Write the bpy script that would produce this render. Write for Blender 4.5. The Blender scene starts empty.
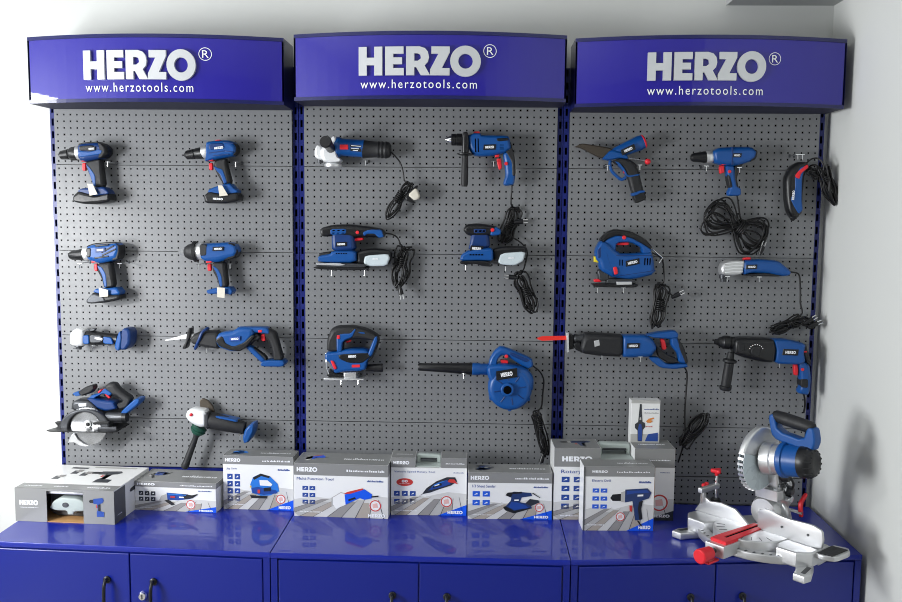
import bpy, math, random
from mathutils import Vector, Matrix

random.seed(7)
SC = bpy.context.scene
COL = SC.collection
V = Vector

# ------------------------------------------------------------------ camera
F_PX, PITCH, ROLL, YAW = 900.0, 0.1003, 0.0092, -0.0312
CAM = V((0.0, -3.35, 1.6))
_c, _s = math.cos(PITCH), math.sin(PITCH)
_f, _d, _r = V((0, _c, -_s)), V((0, -_s, -_c)), V((1, 0, 0))
_cr, _sr = math.cos(ROLL), math.sin(ROLL)
_r2, _d2 = _r * _cr - _d * _sr, _d * _cr + _r * _sr
_cy, _sy = math.cos(YAW), math.sin(YAW)
_Y = Matrix(((_cy, _sy, 0), (-_sy, _cy, 0), (0, 0, 1)))
RIGHT, DOWN, FWD = _Y @ _r2, _Y @ _d2, _Y @ _f

cam = bpy.data.cameras.new('camera')
cam.sensor_width = 36.0
cam.lens = F_PX / 902.0 * 36.0
cam.clip_start, cam.clip_end = 0.05, 60
camo = bpy.data.objects.new('camera', cam)
COL.objects.link(camo)
_m = Matrix.Identity(4)
for i in range(3):
    _m[i][0], _m[i][1], _m[i][2], _m[i][3] = RIGHT[i], -DOWN[i], -FWD[i], CAM[i]
camo.matrix_world = _m
SC.camera = camo


def ray(x, y):
    return RIGHT * (x - 451) + DOWN * (y - 301) + FWD * F_PX


def P(x, y, d=0.0):
    """measured point of the photograph at a distance d in front of the pegboard"""
    r = ray(x, y)
    return CAM + r * ((-d - CAM.y) / r.y)


def G(x, y, z):
    r = ray(x, y)
    return CAM + r * ((z - CAM.z) / r.z)


# --------------------------------------------------------------- materials
def lin(c):
    out = []
    for v in c:
        v /= 255.0
        out.append(v / 12.92 if v <= 0.04045 else ((v + 0.055) / 1.055) ** 2.4)
    return out


MATS = {}


def mat(name, rgb, rough=0.45, metal=0.0, coat=0.0, coat_rough=0.05, noise=0.0, nscale=60.0, bump=0.0,
        trans=0.0, ior=1.45, alpha=1.0):
    m = bpy.data.materials.new(name)
    m.use_nodes = True
    nt = m.node_tree
    b = nt.nodes['Principled BSDF']
    c = lin(rgb) + [1]
    b.inputs['Base Color'].default_value = c
    b.inputs['Roughness'].default_value = rough
    b.inputs['Metallic'].default_value = metal
    b.inputs['Coat Weight'].default_value = coat
    b.inputs['Coat Roughness'].default_value = coat_rough
    b.inputs['Transmission Weight'].default_value = trans
    b.inputs['IOR'].default_value = ior
    b.inputs['Alpha'].default_value = alpha
    if noise > 0 or bump > 0:
        tc = nt.nodes.new('ShaderNodeTexCoord')
        n = nt.nodes.new('ShaderNodeTexNoise')
        n.inputs['Scale'].default_value = nscale
        n.inputs['Detail'].default_value = 4
        nt.links.new(tc.outputs['Object'], n.inputs['Vector'])
        if noise > 0:
            mr = nt.nodes.new('ShaderNodeMapRange')
            mr.inputs['To Min'].default_value = max(0.02, rough - noise)
            mr.inputs['To Max'].default_value = min(1, rough + noise)
            nt.links.new(n.outputs['Fac'], mr.inputs['Value'])
            nt.links.new(mr.outputs['Result'], b.inputs['Roughness'])
        if bump > 0:
            bp = nt.nodes.new('ShaderNodeBump')
            bp.inputs['Strength'].default_value = bump
            bp.inputs['Distance'].default_value = 0.002
            nt.links.new(n.outputs['Fac'], bp.inputs['Height'])
            nt.links.new(bp.outputs['Normal'], b.inputs['Normal'])
    MATS[name] = m
    return m


mat('wall', (213, 215, 212), 0.75, bump=0.05, nscale=180)
mat('floor', (150, 146, 140), 0.35, noise=0.1, nscale=6)
mat('ceiling', (225, 225, 222), 0.8, bump=0.04, nscale=150)
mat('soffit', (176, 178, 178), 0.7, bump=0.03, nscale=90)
mat('board', (120, 122, 125), 0.42, noise=0.08, nscale=40)
mat('post', (16, 30, 108), 0.35, noise=0.08, nscale=30)
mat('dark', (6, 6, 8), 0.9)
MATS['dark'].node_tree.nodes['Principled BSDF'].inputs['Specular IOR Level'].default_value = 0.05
mat('cab', (6, 28, 128), 0.34, coat=0.2, coat_rough=0.12, noise=0.04, nscale=20)
mat('cabtop', (7, 32, 146), 0.4, coat=0.42, coat_rough=0.015)
mat('navy', (20, 24, 84), 0.3, coat=0.4, coat_rough=0.08)
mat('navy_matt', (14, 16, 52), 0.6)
mat('acrylic', (20, 4, 142), 0.45, coat=1.0, coat_rough=0.02)
MATS['acrylic'].node_tree.nodes['Principled BSDF'].inputs['Coat IOR'].default_value = 1.42
mat('letter', (206, 209, 212), 0.38, metal=0.25, noise=0.1, nscale=25)
mat('white_ink', (238, 240, 244), 0.5)
mat('blue', (13, 76, 146), 0.36, noise=0.08, nscale=90)
mat('blue_dark', (10, 50, 108), 0.4, noise=0.08, nscale=90)
mat('rubber', (30, 31, 34), 0.55, noise=0.15, nscale=120, bump=0.1)
mat('black', (22, 23, 26), 0.35, noise=0.1, nscale=80)
mat('cord', (14, 14, 16), 0.38)
mat('red', (224, 40, 52), 0.4, noise=0.05, nscale=70)
mat('silver', (222, 224, 226), 0.34, metal=0.7, noise=0.08, nscale=50)
mat('cast', (204, 205, 207), 0.36, metal=0.75, noise=0.1, nscale=70, bump=0.06)
mat('cast_light', (226, 228, 230), 0.4, metal=0.25, noise=0.1, nscale=70)
mat('steel', (190, 192, 196), 0.24, metal=0.95, noise=0.08, nscale=40)
mat('chrome', (230, 232, 235), 0.14, metal=1.0)
mat('gunmetal', (72, 74, 78), 0.38, metal=0.6, noise=0.1, nscale=60)
mat('brownmetal', (78, 71, 63), 0.4, metal=0.5, noise=0.1, nscale=60)
mat('sawred', (226, 48, 40), 0.4)
mat('green', (26, 74, 60), 0.5)
mat('yellow', (228, 206, 40), 0.45)
mat('smoke', (196, 208, 214), 0.28, coat=0.3, noise=0.05, nscale=30)
mat('tag', (208, 203, 190), 0.6)
mat('carton_grey', (132, 133, 133), 0.42, coat=0.25, coat_rough=0.2, noise=0.05, nscale=30)
mat('carton_white', (232, 233, 233), 0.38, coat=0.35, coat_rough=0.12)
mat('carton_dark', (86, 88, 90), 0.5)
mat('kraft', (186, 142, 92), 0.75, bump=0.1, nscale=150)
mat('ink_blue', (30, 92, 214), 0.4, coat=0.3)
mat('ink_mid', (32, 70, 150), 0.4, coat=0.3)
mat('ink_dark', (44, 48, 56), 0.45, coat=0.3)
mat('ink_black', (26, 28, 32), 0.45)
mat('ink_yellow', (226, 200, 60), 0.45)
mat('ink_red', (196, 58, 54), 0.45)
mat('ink_pink', (224, 176, 172), 0.45)
mat('ink_grey', (178, 178, 176), 0.45, coat=0.3)
mat('ink_tan', (168, 160, 150), 0.45, coat=0.3)
mat('ink_stone', (146, 144, 142), 0.45, coat=0.3)
mat('ink_navy', (34, 56, 104), 0.4, coat=0.3)
mat('ink_sky', (40, 118, 208), 0.4, coat=0.3)
mat('ink_pale', (206, 206, 204), 0.45, coat=0.3)
mat('ink_orange', (218, 140, 70), 0.45)
mat('ink_corner', (20, 88, 226), 0.4, coat=0.3)
mat('case', (168, 178, 175), 0.45, noise=0.05, nscale=40)
mat('glass', (235, 242, 245), 0.05, trans=1.0)


# ------------------------------------------------------------ mesh builder
def chaikin(pts, it=1, q=0.16):
    for _ in range(it):
        out = []
        n = len(pts)
        for i in range(n):
            a, b = pts[i], pts[(i + 1) % n]
            out.append((a[0] + (b[0] - a[0]) * q, a[1] + (b[1] - a[1]) * q))
            out.append((a[0] + (b[0] - a[0]) * (1 - q), a[1] + (b[1] - a[1]) * (1 - q)))
        pts = out
    return pts


def area(p):
    return sum(p[i][0] * p[(i + 1) % len(p)][1] - p[(i + 1) % len(p)][0] * p[i][1] for i in range(len(p))) / 2


def catmull(pts, n=6):
    if len(pts) < 3:
        return [V(p) for p in pts]
    pts = [V(p) for p in pts]
    out = []
    for i in range(len(pts) - 1):
        p0 = pts[i - 1] if i else pts[0] * 2 - pts[1]
        p1, p2 = pts[i], pts[i + 1]
        p3 = pts[i + 2] if i + 2 < len(pts) else p2 * 2 - p1
        for k in range(n):
            t = k / n
            out.append(0.5 * ((2 * p1) + (p2 - p0) * t + (2 * p0 - 5 * p1 + 4 * p2 - p3) * t * t
                              + (3 * p1 - p0 - 3 * p2 + p3) * t ** 3))
    out.append(pts[-1])
    return out


class MB:
    def __init__(self):
        self.v, self.f, self.m, self.names = [], [], [], []

    def mi(self, m):
        if m not in self.names:
            self.names.append(m)
        return self.names.index(m)

    def add(self, vs, fs, m):
        o = len(self.v)
        k = self.mi(m)
        self.v += [V(p) for p in vs]
        for f in fs:
            self.f.append([i + o for i in f])
            self.m.append(k)
        return self

    def quad(self, a, b, c, d, m):
        return self.add([a, b, c, d], [(0, 1, 2, 3)], m)

    def poly(self, pts, m):
        return self.add(pts, [tuple(range(len(pts)))], m)

    def prism(self, pts, fn, d0, d1, m, bev=0.0, seg=3, mface=None):
        """pts 2-D outline, fn(u, v, w) -> world; d0 back, d1 front; rounded rims"""
        p = [tuple(q) for q in pts]
        if area(p) < 0:
            p.reverse()
        n = len(p)
        nor = []
        for i in range(n):
            a, b, c = p[i - 1], p[i], p[(i + 1) % n]
            e1 = V((b[0] - a[0], b[1] - a[1]))
            e2 = V((c[0] - b[0], c[1] - b[1]))
            n1 = V((e1.y, -e1.x)).normalized() if e1.length > 1e-9 else V((0, 0))
            n2 = V((e2.y, -e2.x)).normalized() if e2.length > 1e-9 else n1
            s = n1 + n2
            if s.length < 1e-6:
                s = n1
            s = s.normalized()
            nor.append(s / max(0.6, s.dot(n2)))
        b = min(bev, (d1 - d0) * 0.49)
        fac = [1.0] * n
        if b > 0:
            def cross(o, a, c):
                return (a[0] - o[0]) * (c[1] - o[1]) - (a[1] - o[1]) * (c[0] - o[0])
            for _ in range(30):
                q = [(p[i][0] - nor[i].x * b * fac[i], p[i][1] - nor[i].y * b * fac[i]) for i in range(n)]
                bad = set()
                for i in range(n):
                    j = (i + 1) % n
                    if (q[j][0] - q[i][0]) * (p[j][0] - p[i][0]) + (q[j][1] - q[i][1]) * (p[j][1] - p[i][1]) <= 0:
                        bad |= {i, j}
                    for k in range(i + 2, n):
                        l = (k + 1) % n
                        if l == i:
                            continue
                        if cross(q[i], q[j], q[k]) * cross(q[i], q[j], q[l]) < 0 and cross(q[k], q[l], q[i]) * cross(q[k], q[l], q[j]) < 0:
                            bad |= {i, j, k, l}
                if not bad:
                    break
                for i in bad:
                    for k in (i - 1, i, (i + 1) % n):
                        fac[k] *= .82
            nor = [nor[i] * fac[i] for i in range(n)]
        rows = []
        if b > 0:
            for k in range(seg + 1):
                t = k / seg * math.pi / 2
                rows.append((b * (1 - math.sin(t)), d0 + b * (1 - math.cos(t))))
            for k in range(seg + 1):
                t = k / seg * math.pi / 2
                rows.append((b * (1 - math.cos(t)), d1 - b * (1 - math.sin(t))))
        else:
            rows = [(0, d0), (0, d1)]
        vs, fs = [], []
        for ins, d in rows:
            for i in range(n):
                vs.append(fn(p[i][0] - nor[i].x * ins, p[i][1] - nor[i].y * ins, d))
        for r in range(len(rows) - 1):
            for i in range(n):
                j = (i + 1) % n
                fs.append((r * n + i, r * n + j, (r + 1) * n + j, (r + 1) * n + i))
        fs.append(tuple(range(n - 1, -1, -1)))
        last = (len(rows) - 1) * n
        self.add(vs, fs, m)
        self.add(vs[last:], [tuple(range(n))], mface or m)
        return self

    def lathe(self, a, b, prof, m, seg=20, squash=1.0, up=None):
        """prof: list of (t, r[, mat]) from a to b, caps closed"""
        a, b = V(a), V(b)
        ax = (b - a)
        z = ax.normalized()
        ref = V(up) if up else (V((0, 1, 0)) if abs(z.y) < 0.9 else V((0, 0, 1)))
        x = (ref - z * ref.dot(z)).normalized()
        y = z.cross(x)
        vs, rings = [], []
        for t, r in prof:
            c = a + ax * t
            rings.append(len(vs))
            for k in range(seg):
                g = 2 * math.pi * k / seg
                vs.append(c + x * (math.cos(g) * r * squash) + y * (math.sin(g) * r))
        fs = []
        for q in range(len(rings) - 1):
            for k in range(seg):
                k2 = (k + 1) % seg
                fs.append((rings[q] + k, rings[q] + k2, rings[q + 1] + k2, rings[q + 1] + k))
        fs.append(tuple(range(seg - 1, -1, -1)))
        fs.append(tuple(rings[-1] + k for k in range(seg)))
        return self.add(vs, fs, m)

    def tube(self, pts, r, m, seg=7, closed=False, smooth=5):
        pts = catmull(pts, smooth) if smooth else [V(p) for p in pts]
        n = len(pts)
        t0 = (pts[1] - pts[0]).normalized()
        ref = V((0, 1, 0)) if abs(t0.y) < 0.9 else V((0, 0, 1))
        x = (ref - t0 * ref.dot(t0)).normalized()
        vs, fs = [], []
        for i in range(n):
            t = (pts[min(i + 1, n - 1)] - pts[max(i - 1, 0)])
            t = t.normalized() if t.length > 1e-9 else t0
            x = x - t * x.dot(t)
            x = x.normalized() if x.length > 1e-6 else t.orthogonal().normalized()
            y = t.cross(x)
            rr = r if not callable(r) else r(i / (n - 1))
            for k in range(seg):
                g = 2 * math.pi * k / seg
                vs.append(pts[i] + x * (math.cos(g) * rr) + y * (math.sin(g) * rr))
        for i in range(n - 1):
            for k in range(seg):
                k2 = (k + 1) % seg
                fs.append((i * seg + k, i * seg + k2, (i + 1) * seg + k2, (i + 1) * seg + k))
        fs.append(tuple(range(seg - 1, -1, -1)))
        fs.append(tuple((n - 1) * seg + k for k in range(seg)))
        return self.add(vs, fs, m)

    def box(self, lo, hi, m, fn=None):
        x0, y0, z0 = lo
        x1, y1, z1 = hi
        vs = [(x0, y0, z0), (x1, y0, z0), (x1, y1, z0), (x0, y1, z0), (x0, y0, z1), (x1, y0, z1), (x1, y1, z1), (x0, y1, z1)]
        if fn:
            vs = [fn(*p) for p in vs]
        return self.add(vs, [(0, 3, 2, 1), (4, 5, 6, 7), (0, 1, 5, 4), (1, 2, 6, 5), (2, 3, 7, 6), (3, 0, 4, 7)], m)

    def ball(self, c, r, m, seg=14, sz=1.0):
        prof = []
        for k in range(9):
            t = math.pi * k / 8
            prof.append(((1 - math.cos(t)) / 2, max(r * math.sin(t), 1e-4)))
        c = V(c)
        return self.lathe(c - V((0, 0, r * sz)), c + V((0, 0, r * sz)), prof, m, seg)

    def build(self, name, parent=None, loc=None, smooth=0.6):
        me = bpy.data.meshes.new(name)
        o = bpy.data.objects.new(name, me)
        COL.objects.link(o)
        base = V((0, 0, 0))
        q = parent
        while q is not None:
            base = base + V(q.location)
            q = q.parent
        if loc is not None:
            o.location = V(loc) - base
            base = V(loc)
        me.from_pydata([p - base for p in self.v], [], self.f)
        for n in self.names:
            me.materials.append(MATS[n])
        me.polygons.foreach_set('material_index', self.m)
        me.validate()
        if smooth:
            me.polygons.foreach_set('use_smooth', [True] * len(me.polygons))
            me.set_sharp_from_angle(angle=smooth)
        me.update()
        if parent is not None:
            o.parent = parent
        return o


def tag(o, label, cat, group=None):
    o['label'] = label
    o['category'] = cat
    if group:
        o['group'] = group
    return o


def thing(name, label, cat, loc, group=None):
    o = bpy.data.objects.new(name, None)
    o.empty_display_size = 0.03
    COL.objects.link(o)
    o.location = loc
    return tag(o, label, cat, group)


def struct(o):
    o['kind'] = 'structure'
    return o


# -------------------------------------------------------- lettering shapes
def ring(cx, cy, rx, ry, n=28):
    return [(cx + rx * math.cos(2 * math.pi * k / n), cy + ry * math.sin(2 * math.pi * k / n)) for k in range(n)]


HERZO = [
    [(0, 0), (.28, 0), (.28, .36), (.54, .36), (.54, 0), (.82, 0), (.82, 1), (.54, 1), (.54, .62), (.28, .62), (.28, 1), (0, 1)],
    [(.92, 0), (1.56, 0), (1.56, .25), (1.2, .25), (1.2, .385), (1.5, .385), (1.5, .62), (1.2, .62), (1.2, .75), (1.55, .75), (1.55, 1), (.92, 1)],
    [(1.64, 0), (1.92, 0), (1.92, .28), (1.98, .28), (2.14, 0), (2.46, 0), (2.27, .34), (2.38, .46), (2.42, .63), (2.38, .82), (2.28, .94), (2.1, 1), (1.64, 1),
     (1.64, .5), (1.92, .5), (1.92, .76), (2.04, .76), (2.12, .72), (2.14, .63), (2.12, .54), (2.04, .5), (1.92, .5), (1.64, .5)],
    [(2.46, 0), (3.12, 0), (3.12, .25), (2.86, .25), (3.12, .8), (3.12, 1), (2.5, 1), (2.5, .75), (2.74, .75), (2.46, .2)],
]
_o = [(3.66 + .52 * math.cos(a), .5 + .54 * math.sin(a)) for a in [math.pi * 2 * k / 32 for k in range(33)]]
_i = [(3.66 + .245 * math.cos(a), .5 + .26 * math.sin(a)) for a in [-math.pi * 2 * k / 32 for k in range(33)]]
HERZO_W = 4.18


def herzo(mb, fn, m, depth=0.0, d0=0.0):
    """letters in unit height; fn(u, v, w) -> world"""
    for k, p in enumerate(HERZO):
        if k == 2:                       # R made of two clean outlines
            outs = [[(1.64, 0), (1.92, 0), (1.92, .28), (1.98, .28), (2.14, 0), (2.46, 0), (2.27, .34), (2.38, .46), (2.14, .58), (2.04, .5), (1.92, .5), (1.64, .5)],
                    [(1.64, .5), (1.92, .5), (1.92, .76), (2.04, .76), (2.12, .72), (2.14, .63), (2.14, .58), (2.38, .46), (2.42, .63), (2.38, .82), (2.28, .94), (2.1, 1), (1.64, 1)]]
        else:
            outs = [p]
        for q in outs:
            if depth > 0:
                mb.prism(q, fn, d0, d0 + depth, m)
            else:
                if area(q) < 0:
                    q = q[::-1]
                mb.poly([fn(a, b, d0) for a, b in q], m)
    n = 32
    for k in range(n):
        a, b = _o[k], _o[k + 1]
        c, d = _i[(n - k) % n], _i[n - k - 1]
        mb.quad(fn(a[0], a[1], d0 + depth), fn(b[0], b[1], d0 + depth), fn(d[0], d[1], d0 + depth), fn(c[0], c[1], d0 + depth), m)
        if depth > 0:
            mb.quad(fn(a[0], a[1], d0), fn(b[0], b[1], d0), fn(b[0], b[1], d0 + depth), fn(a[0], a[1], d0 + depth), m)
            mb.quad(fn(d[0], d[1], d0), fn(c[0], c[1], d0), fn(c[0], c[1], d0 + depth), fn(d[0], d[1], d0 + depth), m)
    return mb


_TXT = {}


def text_geo(s, bold=0.0, spacing=1.0):
    key = (s, bold, spacing)
    if key in _TXT:
        return _TXT[key]
    cu = bpy.data.curves.new('text', 'FONT')
    cu.body = s
    cu.size = 1.0
    cu.offset = bold
    cu.space_character = spacing
    cu.resolution_u = 3
    o = bpy.data.objects.new('text', cu)
    COL.objects.link(o)
    dg = bpy.context.evaluated_depsgraph_get()
    dg.update()
    me = o.evaluated_get(dg).to_mesh()
    vs = [(v.co.x, v.co.y) for v in me.vertices]
    fs = [tuple(p.vertices) for p in me.polygons]
    o.evaluated_get(dg).to_mesh_clear()
    bpy.data.objects.remove(o)
    bpy.data.curves.remove(cu)
    x0, x1 = min(v[0] for v in vs), max(v[0] for v in vs)
    y0, y1 = min(v[1] for v in vs), max(v[1] for v in vs)
    vs = [((a - x0) / (x1 - x0), (b - y0) / (y1 - y0)) for a, b in vs]
    _TXT[key] = (vs, fs, (x1 - x0) / (y1 - y0))
    return _TXT[key]


def text(mb, s, fn, m, bold=0.0, spacing=1.0):
    """text filling the unit square of fn(u, v, 0)"""
    vs, fs, _ = text_geo(s, bold, spacing)
    mb.add([fn(a, b, 0.0) for a, b in vs], fs, m)


# ============================================================ ROOM SETTING
WALL_Y = 0.05
RX = 1.275
LX = -2.75
CEIL = 2.75
FRONT = -5.2


def plane_box(name, lo, hi, m):
    b = MB()
    b.box(lo, hi, m)
    return struct(b.build(name, smooth=0))


plane_box('floor', (LX, FRONT, -0.1), (RX, WALL_Y, 0), 'floor')
plane_box('wall_back', (LX - .1, WALL_Y, 0), (RX + .1, WALL_Y + .1, CEIL), 'wall')
plane_box('wall_right', (RX, FRONT, 0), (RX + .1, WALL_Y, CEIL), 'wall')
plane_box('ceiling', (LX - .1, FRONT, CEIL), (RX + .1, WALL_Y + .1, CEIL + .1), 'ceiling')
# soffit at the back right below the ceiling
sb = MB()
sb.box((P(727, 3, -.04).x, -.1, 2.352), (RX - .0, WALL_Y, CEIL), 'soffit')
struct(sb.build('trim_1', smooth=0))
# left wall with two daylight windows
WINS = [(-2.7, -1.5, 0.75, 1.85, 98), (-1.2, -0.6, 1.7, 2.2, 16)]
wb = MB()
cuts = [FRONT] + sorted(q for wn in WINS for q in wn[:2]) + [WALL_Y]
for a, b in zip(cuts[:-1], cuts[1:]):
    wn = [q for q in WINS if q[0] == a]
    if wn:
        wb.box((LX - .1, a, 0), (LX, b, wn[0][2]), 'wall')
        wb.box((LX - .1, a, wn[0][3]), (LX, b, CEIL), 'wall')
    else:
        wb.box((LX - .1, a, 0), (LX, b, CEIL), 'wall')
struct(wb.build('wall_left', smooth=0))
for k, (y0, y1, z0, z1, en) in enumerate(WINS):
    wf = MB()
    for a, b in (((LX - .08, y0, z0), (LX - .02, y0 + .05, z1)), ((LX - .08, y1 - .05, z0), (LX - .02, y1, z1)),
                 ((LX - .08, y0, z0), (LX - .02, y1, z0 + .05)), ((LX - .08, y0, z1 - .05), (LX - .02, y1, z1))):
        wf.box(a, b, 'letter')
    struct(wf.build('window_%d' % (k + 1), smooth=0))

# ------------------------------------------------------------------ lights
for (y0, y1, z0, z1, en) in WINS:
    la = bpy.data.lights.new('daylight_window', 'AREA')
    la.shape = 'RECTANGLE'
    la.size, la.size_y = z1 - z0 - .1, y1 - y0 - .1
    la.energy = en * 1.08
    la.color = (0.96, 0.98, 1.0)
    lo = bpy.data.objects.new('daylight_window', la)
    COL.objects.link(lo)
    lo.location = (LX - .01, (y0 + y1) / 2, (z0 + z1) / 2)
    lo.rotation_euler = (0, math.radians(-90), 0)
# unseen spot, added to throw a brighter pool over the left end of the display
ls = bpy.data.lights.new('added_left_spot', 'SPOT')
ls.energy = 150
ls.spot_size = math.radians(40)
ls.spot_blend = 0.75
ls.shadow_soft_size = 0.09
ls.color = (1.0, 0.99, 0.97)
so = bpy.data.objects.new('added_left_spot', ls)
COL.objects.link(so)
so.location = (-2.6, -2.35, 1.75)
so.rotation_euler = (V((-1.78, 0, 1.0)) - V(so.location)).to_track_quat('-Z', 'Y').to_euler()
w = bpy.data.worlds.new('world')
SC.world = w
w.use_nodes = True
w.node_tree.nodes['Background'].inputs['Color'].default_value = (0.93, 0.96, 1.0, 1)
w.node_tree.nodes['Background'].inputs['Strength'].default_value = 0.14

# ============================================================ DISPLAY RACKS
BAYS = [(-1.611, -0.676), (-0.676, 0.302), (0.302, 1.250)]
SEAMS = [2.077, 1.757, 1.437, 1.115, 0.797, 0.607]
POST = 0.021


def pegboard(x0, x1, z0, z1):
    mb = MB()
    nx = int(round((x1 - x0) / 0.0247))
    nz = max(1, int(round((z1 - z0) / 0.0246)))
    px, pz = (x1 - x0) / nx, (z1 - z0) / nz
    hx, hz = 0.0027, 0.0030
    vs, fs = [], []
    for i in range(nx):
        for j in range(nz):
            cx, cz = x0 + (i + .5) * px, z0 + (j + .5) * pz
            o = len(vs)
            for (sx, sz) in ((-1, -1), (1, -1), (1, 1), (-1, 1)):
                vs.append((cx + sx * px / 2, 0, cz + sz * pz / 2))
            for (sx, sz) in ((-1, -1), (1, -1), (1, 1), (-1, 1)):
                vs.append((cx + sx * hx, 0, cz + sz * hz))
            for (sx, sz) in ((-1, -1), (1, -1), (1, 1), (-1, 1)):
                vs.append((cx + sx * hx, 0.0016, cz + sz * hz))
            for k in range(4):
                k2 = (k + 1) % 4
                fs.append((o + k, o + k2, o + 4 + k2, o + 4 + k))
                fs.append((o + 4 + k, o + 4 + k2, o + 8 + k2, o + 8 + k))
    mb.add(vs, fs, 'board')
    # folded flanges round the panel
    e = 0.014
    mb.quad((x0, 0, z0), (x0, 0, z1), (x0, e, z1), (x0, e, z0), 'board')
    mb.quad((x1, 0, z1), (x1, 0, z0), (x1, e, z0), (x1, e, z1), 'board')
    mb.quad((x0, 0, z1), (x1, 0, z1), (x1, e, z1), (x0, e, z1), 'board')
    mb.quad((x1, 0, z0), (x0, 0, z0), (x0, e, z0), (x1, e, z0), 'board')
    # black sheet added behind the holes, standing in for the shade inside them
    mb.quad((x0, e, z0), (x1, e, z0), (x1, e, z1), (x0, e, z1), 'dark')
    return mb


def upright(x0, x1):
    mb = MB()
    yf, yb = 0.013, 0.045
    zb, zt = 0.001, 2.12
    cx = (x0 + x1) / 2
    sw = 0.0042
    mb.box((x0, yf, zb), (cx - sw, yf + .003, zt), 'post')
    mb.box((cx + sw, yf, zb), (x1, yf + .003, zt), 'post')
    mb.box((x0, yf + .003, zb), (x0 + .002, yb, zt), 'post')
    mb.box((x1 - .002, yf + .003, zb), (x1, yb, zt), 'post')
    mb.box((x0 + .002, yb - .003, zb), (x1 - .002, yb, zt), 'dark')  # channel back coloured near-black to imitate the shade behind the slots
    z = zb
    pitch, slot = 0.047, 0.026
    while z < zt:
        z1 = min(z + pitch - slot, zt)
        mb.box((cx - sw, yf, z), (cx + sw, yf + .003, z1), 'post')
        z += pitch
    return mb


RACKLAB = ['grey pegboard display rack nearest the bright window side, ending at the left upright',
           'middle grey pegboard display rack between two pairs of blue slotted uprights',
           'grey pegboard display rack beside the right-hand white wall']
for i, (x0, x1) in enumerate(BAYS):
    t = thing('display_rack', RACKLAB[i], 'display rack', ((x0 + x1) / 2, 0.03, 0.0), 'pegboard display racks')
    g = 0.0012
    upright(x0 + g, x0 + POST).build('upright', t, smooth=0)
    upright(x1 - POST, x1 - g).build('upright', t, smooth=0)
    bx0, bx1 = x0 + POST + .002, x1 - POST - .002
    for a, b in zip(SEAMS[:-1], SEAMS[1:]):
        pegboard(bx0, bx1, b + .0012, a - .0012).build('pegboard_panel', t, smooth=0)
    if i < 2:
        r = MB()
        r.box((bx0, 0.0, 0.502), (bx1, 0.02, 0.604), 'post')
        r.build('bottom_rail', t, smooth=0)
    else:
        pegboard(bx0, bx1, .502, .6045).build('pegboard_panel', t, smooth=0)

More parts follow.
